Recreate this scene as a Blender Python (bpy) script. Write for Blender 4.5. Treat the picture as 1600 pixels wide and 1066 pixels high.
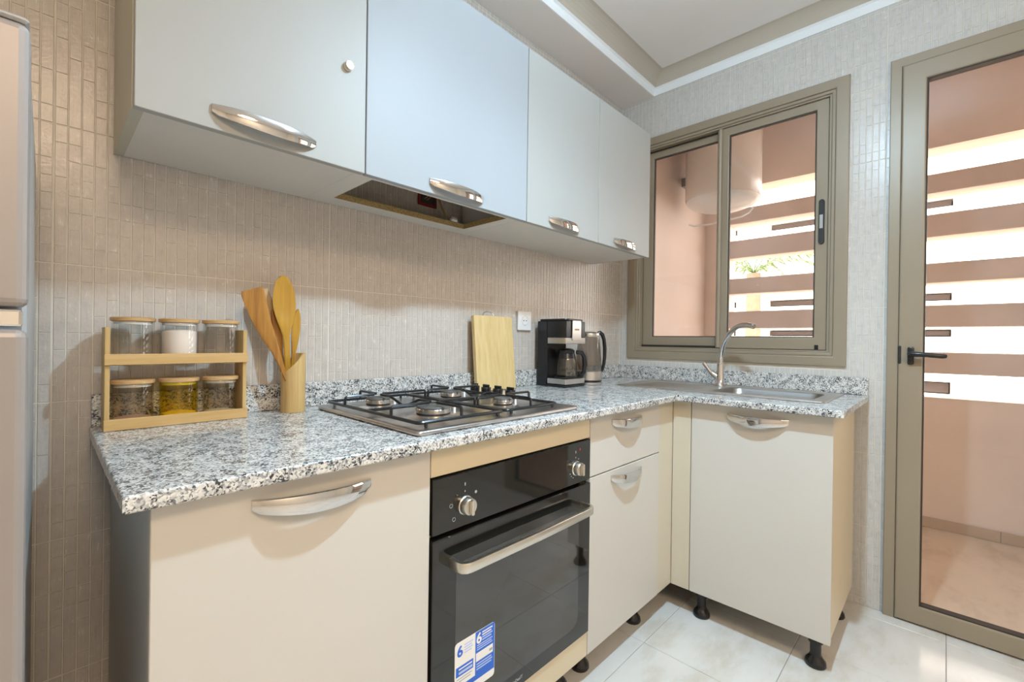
import bpy, bmesh, math, random
from mathutils import Vector, Matrix

random.seed(7)
for o in list(bpy.data.objects):
    bpy.data.objects.remove(o)
S = bpy.context.scene
COL = S.collection
PI = math.pi

# ------------------------------------------------------------------ camera
CX, CY, CZ = -2.3584, -1.3906, 1.0789
YAW, PITCH, ROLL, FPX = -0.80384, -0.00282, 0.01382, 703.43
fwd = Vector((-math.sin(YAW) * math.cos(PITCH), math.cos(YAW) * math.cos(PITCH), math.sin(PITCH)))
rgt = Vector((math.cos(YAW), math.sin(YAW), 0))
up_ = rgt.cross(fwd)
r2 = rgt * math.cos(ROLL) + up_ * math.sin(ROLL)
u2 = -rgt * math.sin(ROLL) + up_ * math.cos(ROLL)
cd = bpy.data.cameras.new('camera')
cam = bpy.data.objects.new('camera', cd)
COL.objects.link(cam)
M = Matrix((r2, u2, -fwd)).transposed().to_4x4()
M.translation = Vector((CX, CY, CZ))
cam.matrix_world = M
cd.sensor_fit = 'HORIZONTAL'
cd.sensor_width = 36
cd.lens = FPX / 1600 * 36
cd.clip_start = 0.02
cd.clip_end = 200
S.camera = cam

# ------------------------------------------------------------------ light
S.view_settings.view_transform = 'Standard'
S.view_settings.look = 'None'
S.view_settings.gamma = 1
S.view_settings.use_curve_mapping = False
S.view_settings.exposure = 0.0

SKY = (1.0, 0.95, 0.90)
SKY_STR = 8.5
SUN_STR = 5.0
BULB_STR = 880.0
SPOT_W = 112.0
LAMP = (-1.36, -1.17, 2.25)
BULB_COL = (0.55, 0.80, 1.0)
FILL_W = 29.0
FILL_COL = (1.0, 0.755, 0.52)

w = bpy.data.worlds.new('world')
S.world = w
w.use_nodes = True
bg = w.node_tree.nodes['Background']
bg.inputs[0].default_value = (*SKY, 1)
bg.inputs[1].default_value = SKY_STR

sd = bpy.data.lights.new('sun', 'SUN')
sd.energy = SUN_STR
sd.angle = 0.01
sd.color = (1.0, 0.93, 0.85)
so = bpy.data.objects.new('sun', sd)
COL.objects.link(so)
so.rotation_euler = Vector((0.62, 0.25, -0.95)).to_track_quat('-Z', 'Y').to_euler()


# ------------------------------------------------------------------ materials
def nmat(name):
    m = bpy.data.materials.new(name)
    m.use_nodes = True
    nt = m.node_tree
    return m, nt, nt.nodes['Principled BSDF']


def L(nt, a, b):
    nt.links.new(a, b)


def N(nt, t, **kw):
    n = nt.nodes.new(t)
    for k, v in kw.items():
        setattr(n, k, v)
    return n


def coords(nt, scale=(1, 1, 1), rot=(0, 0, 0)):
    tc = N(nt, 'ShaderNodeNewGeometry')
    mp = N(nt, 'ShaderNodeMapping')
    mp.inputs['Scale'].default_value = scale
    mp.inputs['Rotation'].default_value = rot
    L(nt, tc.outputs['Position'], mp.inputs['Vector'])
    return mp.outputs['Vector']


def noise(nt, vec, scale, detail=3, rough=0.5):
    n = N(nt, 'ShaderNodeTexNoise')
    n.inputs['Scale'].default_value = scale
    n.inputs['Detail'].default_value = detail
    n.inputs['Roughness'].default_value = rough
    L(nt, vec, n.inputs['Vector'])
    return n.outputs['Fac']


def ramp(nt, fac, stops, interp='LINEAR'):
    r = N(nt, 'ShaderNodeValToRGB')
    r.color_ramp.interpolation = interp
    el = r.color_ramp.elements
    while len(el) < len(stops):
        el.new(0.5)
    for e, (p, c) in zip(el, stops):
        e.position = p
        e.color = (*c, 1) if len(c) == 3 else c
    L(nt, fac, r.inputs['Fac'])
    return r.outputs['Color']


def bump(nt, p, height, strength=0.3, dist=0.001):
    b = N(nt, 'ShaderNodeBump')
    b.inputs['Strength'].default_value = strength
    b.inputs['Distance'].default_value = dist
    L(nt, height, b.inputs['Height'])
    L(nt, b.outputs['Normal'], p.inputs['Normal'])


def plain(name, col, rough=0.5, metal=0.0, spec=0.5, var=0.03, vscale=6, coat=0.0):
    m, nt, p = nmat(name)
    p.inputs['Roughness'].default_value = rough
    p.inputs['Metallic'].default_value = metal
    p.inputs['Specular IOR Level'].default_value = spec
    p.inputs['Coat Weight'].default_value = coat
    f = noise(nt, coords(nt), vscale, 3)
    lo = tuple(max(0, c * (1 - var)) for c in col)
    hi = tuple(min(1, c * (1 + var)) for c in col)
    L(nt, ramp(nt, f, [(0.3, lo), (0.7, hi)]), p.inputs['Base Color'])
    return m


MT = {}
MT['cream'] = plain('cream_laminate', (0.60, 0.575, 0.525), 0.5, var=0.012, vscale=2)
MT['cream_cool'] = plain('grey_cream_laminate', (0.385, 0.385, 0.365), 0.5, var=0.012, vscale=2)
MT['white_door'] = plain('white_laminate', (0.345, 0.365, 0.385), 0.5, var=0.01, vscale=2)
MT['carcass'] = plain('carcass_cream', (0.66, 0.57, 0.40), 0.42, var=0.015)
MT['filler'] = plain('filler_cream', (0.62, 0.565, 0.45), 0.45, var=0.012)
MT['carcass_grey'] = plain('carcass_grey', (0.50, 0.50, 0.48), 0.4, var=0.02)
MT['carcass_white'] = plain('carcass_white', (0.68, 0.65, 0.60), 0.45, var=0.015)
MT['olive'] = plain('carcass_side', (0.50, 0.475, 0.38), 0.45, var=0.02)
MT['chrome'] = plain('chrome', (0.72, 0.72, 0.72), 0.08, 1.0, var=0.01)
MT['steel'] = plain('stainless_steel', (0.66, 0.63, 0.60), 0.33, 1.0, var=0.05, vscale=12)
MT['satin'] = plain('satin_metal', (0.72, 0.69, 0.62), 0.3, 1.0, var=0.02)
MT['hob_steel'] = plain('hob_steel', (0.56, 0.53, 0.51), 0.3, 1.0, var=0.08, vscale=14)
MT['black'] = plain('black_plastic', (0.012, 0.012, 0.013), 0.25, var=0.1)
MT['black_matt'] = plain('black_matt', (0.018, 0.018, 0.018), 0.55, var=0.1)
MT['iron'] = plain('black_enamel', (0.012, 0.014, 0.016), 0.28, var=0.1)
MT['oven_glass'] = plain('oven_black_glass', (0.010, 0.010, 0.009), 0.05, spec=0.7, var=0.02)
MT['oven_window'] = plain('oven_window_glass', (0.035, 0.036, 0.034), 0.04, spec=0.9, var=0.02)
MT['brass_cap'] = plain('burner_cap', (0.10, 0.092, 0.08), 0.6, 0.0, var=0.2, vscale=50)
MT['alu'] = plain('burner_aluminium', (0.60, 0.57, 0.52), 0.33, 1.0, var=0.2, vscale=60)
MT['frame'] = plain('taupe_aluminium', (0.315, 0.262, 0.19), 0.36, 0.1, var=0.02)
MT['gasket'] = plain('black_gasket', (0.03, 0.022, 0.016), 0.6, var=0.1)
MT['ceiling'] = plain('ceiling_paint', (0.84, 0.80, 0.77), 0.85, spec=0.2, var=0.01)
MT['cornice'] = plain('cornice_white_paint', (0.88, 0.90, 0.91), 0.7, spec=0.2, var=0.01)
MT['cove'] = plain('cove_beige', (0.56, 0.50, 0.42), 0.85, spec=0.2, var=0.015)  # cove tone browner and darker than ceiling and edge strip
MT['plaster'] = plain('rear_plaster', (0.80, 0.75, 0.68), 0.8, spec=0.2, var=0.02)
MT['salmon'] = plain('salmon_render', (0.84, 0.72, 0.65), 0.85, spec=0.2, var=0.04, vscale=3)
MT['slat'] = plain('louver_render', (0.74, 0.64, 0.60), 0.85, spec=0.2, var=0.05, vscale=4)
MT['enamel'] = plain('heater_enamel', (0.80, 0.76, 0.72), 0.2, var=0.01)
MT['plastic_white'] = plain('white_plastic', (0.80, 0.80, 0.79), 0.3, var=0.01)
MT['red_box'] = plain('red_box_plastic', (0.20, 0.012, 0.010), 0.5, var=0.1)
MT['wire'] = plain('wire_sheath', (0.30, 0.20, 0.10), 0.5, var=0.1)
MT['blue_print'] = plain('blue_print', (0.02, 0.13, 0.62), 0.3, var=0.02)
MT['white_print'] = plain('white_print', (0.82, 0.80, 0.77), 0.35, var=0.01)
MT['pale_print'] = plain('pale_print', (0.45, 0.55, 0.82), 0.35, var=0.01)
MT['grey_print'] = plain('grey_print', (0.36, 0.38, 0.38), 0.35, var=0.01)
MT['red_lamp'] = plain('red_indicator', (0.25, 0.01, 0.01), 0.3, var=0.01)
MT['facade'] = plain('neighbour_render', (0.86, 0.80, 0.72), 0.9, spec=0.1, var=0.02)
MT['slot'] = plain('slot_shade', (0.06, 0.045, 0.04), 0.9, spec=0.1, var=0.02)
MT['ground'] = plain('yard_ground', (0.38, 0.23, 0.125), 0.9, spec=0.1, var=0.03)
MT['leaf'] = plain('palm_leaf', (0.10, 0.16, 0.04), 0.5, var=0.15)
MT['bark'] = plain('palm_bark', (0.20, 0.14, 0.09), 0.8, var=0.15)
MT['fridge'] = plain('silver_fridge', (0.34, 0.305, 0.285), 0.45, 0.35, var=0.03, vscale=3)
MT['fridge_side'] = plain('fridge_side_grey', (0.42, 0.42, 0.41), 0.4, 0.2, var=0.02)
MT['rubber'] = plain('fridge_gasket', (0.36, 0.38, 0.37), 0.5, var=0.02)
MT['skirting'] = plain('skirting_tile', (0.52, 0.40, 0.30), 0.4, var=0.06)
MT['flour'] = plain('flour', (0.85, 0.73, 0.63), 0.9, var=0.03, vscale=40)
MT['turmeric'] = plain('turmeric', (0.75, 0.46, 0.01), 0.8, var=0.1, vscale=60)
MT['spice_brown'] = plain('spice_brown', (0.45, 0.24, 0.13), 0.8, var=0.15, vscale=60)
MT['spice_tan'] = plain('spice_tan', (0.50, 0.38, 0.20), 0.8, var=0.15, vscale=60)
MT['ochre_powder'] = plain('ochre_powder', (0.45, 0.30, 0.10), 0.8, var=0.15, vscale=60)


def granite():
    m, nt, p = nmat('granite')
    v = coords(nt)
    wn = N(nt, 'ShaderNodeTexNoise')
    wn.inputs['Scale'].default_value = 160
    L(nt, v, wn.inputs['Vector'])
    mixv = N(nt, 'ShaderNodeVectorMath', operation='MULTIPLY_ADD')
    mixv.inputs[1].default_value = (0.006,) * 3
    L(nt, wn.outputs['Color'], mixv.inputs[0])
    L(nt, v, mixv.inputs[2])
    vo = N(nt, 'ShaderNodeTexVoronoi')
    vo.inputs['Scale'].default_value = 330
    L(nt, mixv.outputs[0], vo.inputs['Vector'])
    sep = N(nt, 'ShaderNodeSeparateColor')
    L(nt, vo.outputs['Color'], sep.inputs[0])
    big = noise(nt, v, 42, 4, 0.6)
    add = N(nt, 'ShaderNodeMath', operation='MULTIPLY_ADD')
    add.inputs[1].default_value = 0.55
    L(nt, sep.outputs[0], add.inputs[0])
    sc = N(nt, 'ShaderNodeMath', operation='MULTIPLY')
    sc.inputs[1].default_value = 0.9
    L(nt, big, sc.inputs[0])
    L(nt, sc.outputs[0], add.inputs[2])
    c = ramp(nt, add.outputs[0], [(0.0, (0.03, 0.03, 0.035)), (0.485, (0.05, 0.05, 0.055)), (0.56, (0.22, 0.23, 0.24)),
                                 (0.66, (0.38, 0.385, 0.38)), (0.78, (0.60, 0.59, 0.56)), (1.0, (0.76, 0.74, 0.70))])
    L(nt, c, p.inputs['Base Color'])
    p.inputs['Roughness'].default_value = 0.16
    p.inputs['Specular IOR Level'].default_value = 0.5
    return m


MT['granite'] = granite()


def tile_mat(name, base, lightc, horiz='x', rough=0.22):
    m, nt, p = nmat(name)
    sc = (420, 420, 28)
    v = coords(nt, sc)
    f1 = noise(nt, v, 1.0, 3, 0.6)
    v2 = coords(nt)
    f2 = noise(nt, v2, 38, 4, 0.65)
    mx = N(nt, 'ShaderNodeMath', operation='MULTIPLY_ADD')
    mx.inputs[1].default_value = 0.45
    L(nt, f1, mx.inputs[0])
    s2 = N(nt, 'ShaderNodeMath', operation='MULTIPLY')
    s2.inputs[1].default_value = 0.55
    L(nt, f2, s2.inputs[0])
    L(nt, s2.outputs[0], mx.inputs[2])
    # every piece slightly different
    oi = N(nt, 'ShaderNodeObjectInfo')
    g = N(nt, 'ShaderNodeNewGeometry')
    ad = N(nt, 'ShaderNodeMath', operation='ADD')
    L(nt, oi.outputs['Random'], ad.inputs[0])
    L(nt, g.outputs['Random Per Island'], ad.inputs[1])
    fr = N(nt, 'ShaderNodeMath', operation='FRACT')
    L(nt, ad.outputs[0], fr.inputs[0])
    ma = N(nt, 'ShaderNodeMath', operation='MULTIPLY_ADD')
    ma.inputs[1].default_value = 0.035
    L(nt, fr.outputs[0], ma.inputs[0])
    L(nt, mx.outputs[0], ma.inputs[2])
    dk = tuple(c * 0.86 for c in base)
    c = ramp(nt, ma.outputs[0], [(0.38, dk), (0.52, base), (0.60, base), (0.67, lightc)])
    L(nt, c, p.inputs['Base Color'])
    p.inputs['Roughness'].default_value = rough
    f3 = noise(nt, v2, 150, 3, 0.6)
    bump(nt, p, f3, 0.5, 0.0012)
    return m


MT['tile'] = tile_mat('wall_tile_ceramic', (0.56, 0.505, 0.455), (0.74, 0.69, 0.63))
MT['tile_b'] = tile_mat('wall_tile_ceramic_b', (0.60, 0.585, 0.555), (0.72, 0.70, 0.66))
MT['grout'] = plain('wall_grout', (0.72, 0.67, 0.58), 0.8, var=0.05, vscale=20)
MT['joint'] = plain('floor_joint', (0.30, 0.29, 0.26), 0.8, var=0.05)


def marble(name, base, dark, rough=0.18):
    m, nt, p = nmat(name)
    f = noise(nt, coords(nt, (1.0, 2.2, 1.0), (0, 0, 0.6)), 3.2, 6, 0.62)
    L(nt, ramp(nt, f, [(0.36, dark), (0.5, base), (0.75, tuple(min(1, c * 1.08) for c in base))]), p.inputs['Base Color'])
    p.inputs['Roughness'].default_value = rough
    return m


MT['floor'] = marble('floor_tile', (0.66, 0.645, 0.61), (0.58, 0.54, 0.47), 0.13)
MT['floor_out'] = marble('balcony_tile', (0.66, 0.55, 0.43), (0.55, 0.44, 0.33), 0.3)


def wood(name, base, dark, vertical=True, rough=0.4, scale=1.0):
    m, nt, p = nmat(name)
    sc = (90 * scale, 90 * scale, 5) if vertical == 'z' else ((5, 90 * scale, 90 * scale))
    f = noise(nt, coords(nt, sc), 1.0, 4, 0.6)
    L(nt, ramp(nt, f, [(0.3, dark), (0.6, base), (0.8, tuple(min(1, c * 1.12) for c in base))]), p.inputs['Base Color'])
    p.inputs['Roughness'].default_value = rough
    return m


MT['bamboo_x'] = wood('bamboo_along', (0.62, 0.40, 0.17), (0.54, 0.33, 0.12), 'x')
MT['bamboo_z'] = wood('bamboo_upright', (0.60, 0.41, 0.17), (0.50, 0.31, 0.11), 'z')
MT['board'] = wood('board_wood', (0.70, 0.52, 0.25), (0.60, 0.42, 0.17), 'z', 0.45, 0.6)
MT['spoon'] = wood('oiled_wood', (0.50, 0.27, 0.03), (0.42, 0.20, 0.02), 'z', 0.38)
MT['spoon_dark'] = wood('oiled_wood_dark', (0.42, 0.19, 0.03), (0.26, 0.10, 0.015), 'z', 0.38)
MT['pale_wood'] = wood('pale_wood', (0.58, 0.42, 0.24), (0.50, 0.34, 0.17), 'z', 0.5)
MT['lid'] = wood('lid_bamboo', (0.58, 0.36, 0.16), (0.46, 0.26, 0.10), 'x', 0.4)
MT['chip'] = plain('chipboard_edge', (0.36, 0.25, 0.10), 0.9, var=0.35, vscale=180)


def glass(name, tint=(1, 1, 1), ior=1.45, rough=0.0):
    m = bpy.data.materials.new(name)
    m.use_nodes = True
    nt = m.node_tree
    nt.nodes.clear()
    out = N(nt, 'ShaderNodeOutputMaterial')
    mix = N(nt, 'ShaderNodeMixShader')
    tr = N(nt, 'ShaderNodeBsdfTransparent')
    tr.inputs[0].default_value = (*tint, 1)
    gl = N(nt, 'ShaderNodeBsdfGlossy')
    gl.inputs['Roughness'].default_value = rough
    lw = N(nt, 'ShaderNodeLayerWeight')
    lw.inputs['Blend'].default_value = 0.5
    pw = N(nt, 'ShaderNodeMath', operation='POWER')
    pw.inputs[1].default_value = 5.0
    L(nt, lw.outputs['Facing'], pw.inputs[0])
    ml = N(nt, 'ShaderNodeMath', operation='MULTIPLY_ADD')
    f0 = ((ior - 1) / (ior + 1)) ** 2
    ml.inputs[1].default_value = 1 - f0
    ml.inputs[2].default_value = f0
    L(nt, pw.outputs[0], ml.inputs[0])
    L(nt, ml.outputs[0], mix.inputs[0])
    L(nt, tr.outputs[0], mix.inputs[1])
    L(nt, gl.outputs[0], mix.inputs[2])
    L(nt, mix.outputs[0], out.inputs[0])
    return m


MT['glass'] = glass('pane_glass', (0.97, 0.97, 0.96))
MT['jar_glass'] = glass('jar_glass', (0.985, 0.985, 0.98), 1.5)
MT['yellow_glass'] = glass('spice_stained_glass', (0.97, 0.90, 0.42), 1.5)
MT['dusty_glass'] = glass('dusty_glass', (0.95, 0.92, 0.87), 1.5)
MT['kettle_glass'] = glass('kettle_glass', (0.80, 0.78, 0.76), 1.6)
MT['dark_glass'] = glass('carafe_glass', (0.90, 0.89, 0.87), 1.5)


def emit(name, col, strength):
    m = bpy.data.materials.new(name)
    m.use_nodes = True
    nt = m.node_tree
    nt.nodes.clear()
    out = N(nt, 'ShaderNodeOutputMaterial')
    e = N(nt, 'ShaderNodeEmission')
    e.inputs[0].default_value = (*col, 1)
    e.inputs[1].default_value = strength
    L(nt, e.outputs[0], out.inputs[0])
    return m


MT['bulb'] = emit('lit_bulb', BULB_COL, BULB_STR)
MT['fill_glow'] = emit('fill_emission', FILL_COL, FILL_W)  # glow of the added warm fill


# ------------------------------------------------------------------ geometry helpers (world coordinates)
class MB:
    def __init__(self):
        self.bm = bmesh.new()
        self.smooth = False

    def box(self, x0, x1, y0, y1, z0, z1, bev=0.0, seg=1, mi=0):
        x0, x1 = min(x0, x1), max(x0, x1)
        y0, y1 = min(y0, y1), max(y0, y1)
        z0, z1 = min(z0, z1), max(z0, z1)
        b = bmesh.new()
        vs = [b.verts.new((x, y, z)) for z in (z0, z1) for y in (y0, y1) for x in (x0, x1)]
        for f in ((0, 2, 3, 1), (4, 5, 7, 6), (0, 1, 5, 4), (2, 6, 7, 3), (0, 4, 6, 2), (1, 3, 7, 5)):
            b.faces.new([vs[i] for i in f]).material_index = mi
        if bev > 0:
            bev = min(bev, (x1 - x0) * .49, (y1 - y0) * .49, (z1 - z0) * .49)
            bmesh.ops.bevel(b, geom=b.edges[:], offset=bev, segments=seg, profile=0.5, affect='EDGES')
        self._add(b)
        return self

    def _add(self, b, mat=None):
        me = bpy.data.meshes.new('tmp')
        if mat:
            b.transform(mat)
        b.to_mesh(me)
        b.free()
        self.bm.from_mesh(me)
        bpy.data.meshes.remove(me)

    def lathe(self, prof, c, seg=32, axis='z', mi=0, cap=True):
        """prof: list of (r, h) from bottom to top"""
        b = bmesh.new()
        rings = []
        for r, h in prof:
            if r < 1e-6:
                rings.append([b.verts.new((0, 0, h))])
            else:
                rings.append([b.verts.new((r * math.cos(2 * PI * k / seg), r * math.sin(2 * PI * k / seg), h)) for k in range(seg)])
        for a, d in zip(rings, rings[1:]):
            for k in range(seg):
                k2 = (k + 1) % seg
                if len(a) == 1 and len(d) == 1:
                    continue
                if len(a) == 1:
                    f = [a[0], d[k2], d[k]]
                elif len(d) == 1:
                    f = [a[k], a[k2], d[0]]
                else:
                    f = [a[k], a[k2], d[k2], d[k]]
                b.faces.new(f).material_index = mi
        if cap:
            if len(rings[0]) > 1:
                b.faces.new(list(reversed(rings[0])))
            if len(rings[-1]) > 1:
                b.faces.new(rings[-1])
        bmesh.ops.recalc_face_normals(b, faces=b.faces[:])
        rot = Matrix.Identity(4)
        if axis == 'y':
            rot = Matrix.Rotation(PI / 2, 4, 'X')      # +h -> -y
        elif axis == 'x':
            rot = Matrix.Rotation(-PI / 2, 4, 'Y')     # +h -> -x
        elif isinstance(axis, Vector):
            rot = axis.to_track_quat('Z', 'Y').to_matrix().to_4x4()
        self._add(b, Matrix.Translation(Vector(c)) @ rot)
        self.smooth = True
        return self

    def tube(self, pts, r, seg=8, closed=False):
        pts = [Vector(p) for p in pts]
        n = len(pts)
        rs = r if isinstance(r, (list, tuple)) else [r] * n
        b = bmesh.new()
        rings = []
        prev = None
        for i, p in enumerate(pts):
            if closed:
                t = (pts[(i + 1) % n] - pts[i - 1]).normalized()
            else:
                t = (pts[min(i + 1, n - 1)] - pts[max(i - 1, 0)]).normalized()
            if prev is None:
                a = t.orthogonal().normalized()
            else:
                a = (prev - t * prev.dot(t))
                a = a.normalized() if a.length > 1e-6 else t.orthogonal().normalized()
            prev = a
            c = t.cross(a)
            rings.append([b.verts.new(p + (a * math.cos(2 * PI * k / seg) + c * math.sin(2 * PI * k / seg)) * rs[i]) for k in range(seg)])
        for i in range(n if closed else n - 1):
            A, B = rings[i], rings[(i + 1) % n]
            for k in range(seg):
                k2 = (k + 1) % seg
                b.faces.new([A[k], A[k2], B[k2], B[k]])
        if not closed:
            b.faces.new(list(reversed(rings[0])))
            b.faces.new(rings[-1])
        bmesh.ops.recalc_face_normals(b, faces=b.faces[:])
        self._add(b)
        self.smooth = True
        return self

    def prism(self, outline, origin, u, v, thick, bev=0.0, seg=2):
        """outline [(a,b)] in plane origin + a*u + b*v, extruded by vector thick"""
        b = bmesh.new()
        o, u, v, t = Vector(origin), Vector(u), Vector(v), Vector(thick)
        A = [b.verts.new(o + u * p[0] + v * p[1]) for p in outline]
        B = [b.verts.new(o + u * p[0] + v * p[1] + t) for p in outline]
        b.faces.new(A)
        b.faces.new(list(reversed(B)))
        n = len(A)
        side = []
        for i in range(n):
            j = (i + 1) % n
            side.append(b.faces.new([A[j], A[i], B[i], B[j]]))
        bmesh.ops.recalc_face_normals(b, faces=b.faces[:])
        if bev > 0:
            es = [e for e in b.edges if (e.verts[0] in A and e.verts[1] in A) or (e.verts[0] in B and e.verts[1] in B)]
            bmesh.ops.bevel(b, geom=es, offset=bev, segments=seg, profile=0.5, affect='EDGES')
        self._add(b)
        return self

    def grid_slab(self, axis, lo, hi, us, vs, solid):
        """slab normal to axis between lo,hi; cells (us x vs) kept where solid(uc,vc)"""
        b = bmesh.new()
        cache = {}

        def P(s, i, j):
            k = (s, i, j)
            if k not in cache:
                a = (lo, hi)[s]
                q = {'x': (a, us[i], vs[j]), 'y': (us[i], a, vs[j]), 'z': (us[i], vs[j], a)}[axis]
                cache[k] = b.verts.new(q)
            return cache[k]
        nu, nv = len(us) - 1, len(vs) - 1
        ok = lambda i, j: 0 <= i < nu and 0 <= j < nv and solid((us[i] + us[i + 1]) / 2, (vs[j] + vs[j + 1]) / 2)
        for i in range(nu):
            for j in range(nv):
                if not ok(i, j):
                    continue
                for s in (0, 1):
                    b.faces.new([P(s, i, j), P(s, i + 1, j), P(s, i + 1, j + 1), P(s, i, j + 1)])
                for (di, dj, e) in ((-1, 0, ((i, j), (i, j + 1))), (1, 0, ((i + 1, j), (i + 1, j + 1))),
                                    (0, -1, ((i, j), (i + 1, j))), (0, 1, ((i, j + 1), (i + 1, j + 1)))):
                    if not ok(i + di, j + dj):
                        b.faces.new([P(0, *e[0]), P(0, *e[1]), P(1, *e[1]), P(1, *e[0])])
        bmesh.ops.recalc_face_normals(b, faces=b.faces[:])
        self._add(b)
        return self

    def ring(self, y0, y1, z0, z1, wl, wr, wb, wt, x0, x1, bev=0.0):
        """mitred frame in the yz plane; y0 > y1 (y0 = left in view), depth x0..x1"""
        b = bmesh.new()
        outer = [(y0, z0), (y1, z0), (y1, z1), (y0, z1)]
        inner = [(y0 - wl, z0 + wb), (y1 + wr, z0 + wb), (y1 + wr, z1 - wt), (y0 - wl, z1 - wt)]
        V = [[b.verts.new((x, q[0], q[1])) for q in ring] for x in (x0, x1) for ring in (outer, inner)]
        oA, iA, oB, iB = V
        for k in range(4):
            j = (k + 1) % 4
            b.faces.new([oA[k], oA[j], iA[j], iA[k]])
            b.faces.new([oB[k], iB[k], iB[j], oB[j]])
            b.faces.new([oA[k], oB[k], oB[j], oA[j]])
            b.faces.new([iA[k], iA[j], iB[j], iB[k]])
        bmesh.ops.recalc_face_normals(b, faces=b.faces[:])
        if bev > 0:
            xm = min(x0, x1)
            es = [e for e in b.edges if abs(e.verts[0].co.x - xm) < 1e-6 and abs(e.verts[1].co.x - xm) < 1e-6 and
                  not (abs(e.verts[0].co.y - e.verts[1].co.y) > 1e-6 and abs(e.verts[0].co.z - e.verts[1].co.z) > 1e-6)]
            bmesh.ops.bevel(b, geom=es, offset=bev, segments=2, profile=0.5, affect='EDGES')
        self._add(b)
        return self

    def build(self, name, mats, parent=None, origin=None, smooth=None):
        bm = self.bm
        if origin is None:
            if parent is not None:
                q = parent
                origin = Vector((0, 0, 0))
                while q is not None:
                    origin = origin + q.location
                    q = q.parent
            else:
                xs = [v.co for v in bm.verts]
                origin = Vector(((min(v.x for v in xs) + max(v.x for v in xs)) / 2,
                                 (min(v.y for v in xs) + max(v.y for v in xs)) / 2, min(v.z for v in xs)))
        origin = Vector(origin)
        bm.transform(Matrix.Translation(-origin))
        me = bpy.data.meshes.new(name)
        bm.to_mesh(me)
        bm.free()
        for m in (mats if isinstance(mats, (list, tuple)) else [mats]):
            me.materials.append(MT[m] if isinstance(m, str) else m)
        if smooth if smooth is not None else self.smooth:
            for p in me.polygons:
                p.use_smooth = True
            me.set_sharp_from_angle(angle=math.radians(38))
        o = bpy.data.objects.new(name, me)
        COL.objects.link(o)
        if parent is not None:
            o.parent = parent
        else:
            o.location = origin
        return o


def box(name, mat, parent, *a, bev=0.0, seg=1):
    return MB().box(*a, bev=bev, seg=seg).build(name, mat, parent)


def empty(name, loc):
    o = bpy.data.objects.new(name, None)
    o.empty_display_size = 0.05
    COL.objects.link(o)
    o.location = loc
    return o


def tag(o, label, cat, group=None):
    o['label'] = label
    o['category'] = cat
    if group:
        o['group'] = group
    return o


def struct(o, label=None):
    o['kind'] = 'structure'
    if label:
        o['label'] = label
    return o


def text_mesh(txt, size, mat, name, parent, origin, u, v, n, bold=0.0):
    """flat lettering lying on a surface"""
    c = bpy.data.curves.new('t', 'FONT')
    c.body = txt
    c.size = size
    c.extrude = 0.0001
    c.offset = bold
    c.align_x = 'CENTER'
    c.align_y = 'CENTER'
    tmp = bpy.data.objects.new('t', c)
    COL.objects.link(tmp)
    dg = bpy.context.evaluated_depsgraph_get()
    me = bpy.data.meshes.new_from_object(tmp.evaluated_get(dg))
    bpy.data.objects.remove(tmp)
    mb = MB()
    mb.bm.from_mesh(me)
    bpy.data.meshes.remove(me)
    R = Matrix((Vector(u), Vector(v), Vector(n))).transposed().to_4x4()
    mb.bm.transform(Matrix.Translation(Vector(origin)) @ R)
    return mb.build(name, mat, parent, smooth=False)


# ------------------------------------------------------------------ main dimensions
H = 0.870          # worktop height
TT = 0.024         # worktop thickness
YF = -0.634        # worktop front edge, long run
XF = -0.629        # worktop front edge, sink run
XL = -2.288        # left end
YR = -1.165        # right end
DY = -0.600        # door plane long run
DX = -0.593        # door plane sink run
ZB = 0.102         # underside of doors
X0, X1, X2, X3 = -2.252, -1.782, -1.182, -0.713
UY, UZ, UT = -0.335, 1.494, 2.097
U0, U1, U2, U3, U4 = -2.252, -1.8025, -1.1976, -0.7487, -0.301
ZS, ZW, ZC = 2.4506, 2.4906, 2.532

# ================================================================== SETTING
# floor: joint bed and tiles (0.39 m grid)
fl = struct(MB().box(-4.3, 0.0, -3.7, 0.0, -0.06, -0.002).build('floor', 'joint', origin=(0, 0, 0)))
P_ = 0.39
tile_me = None
gx0, gy0 = -0.08, -0.234
ix = [gx0 + P_ * k for k in range(-11, 2)]
iy = [gy0 - P_ * k for k in range(-1, 10)]


def slab_tile(name, x0, x1, y0, y1, z, mat, parent):
    mb = MB()
    mb.box(x0, x1, y0, y1, z - 0.01, z, bev=0.0008)
    return mb.build(name, mat, parent)


for a in ix:
    for b_ in iy:
        x0, x1 = max(a, -4.3), min(a + P_, 0.0)
        y0, y1 = max(b_ - P_, -3.7), min(b_, 0.0)
        if x1 - x0 < 0.02 or y1 - y0 < 0.02:
            continue
        slab_tile('floor_tile', x0 + 0.001, x1 - 0.001, y0 + 0.001, y1 - 0.001, 0.0, 'floor', fl)

# ---- tiled walls
wall_l = struct(MB().box(-4.3, 0.14, 0.0, 0.14, -0.06, 2.75).build('wall_left', 'grout', origin=(0, 0, 0)))
WY0, WY1, WZ0, WZ1 = -0.100, -1.046, 1.025, 2.180      # window hole
DY0, DY1, DZ1 = -1.245, -2.10, 2.185                   # door hole
wr_mb = MB().grid_slab('x', 0.0, 0.14, [-3.7, DY1, DY0, WY1, WY0, 0.0], [-0.06, 0.0, WZ0, WZ1, DZ1, 2.75],
                       lambda y, z: not ((WY1 < y < WY0 and WZ0 < z < WZ1) or (DY1 < y < DY0 and -0.0 < z < DZ1)))
wall_r = struct(wr_mb.build('wall_right', ['grout', 'salmon'], origin=(0, 0, 0)))
# the balcony side of that wall is salmon render
for p in wall_r.data.polygons:
    if p.center.x > 0.01:
        p.material_index = 1

PX = 0.605 / 28
PZ = 0.301 / 8
PROUD = 0.0013


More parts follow.
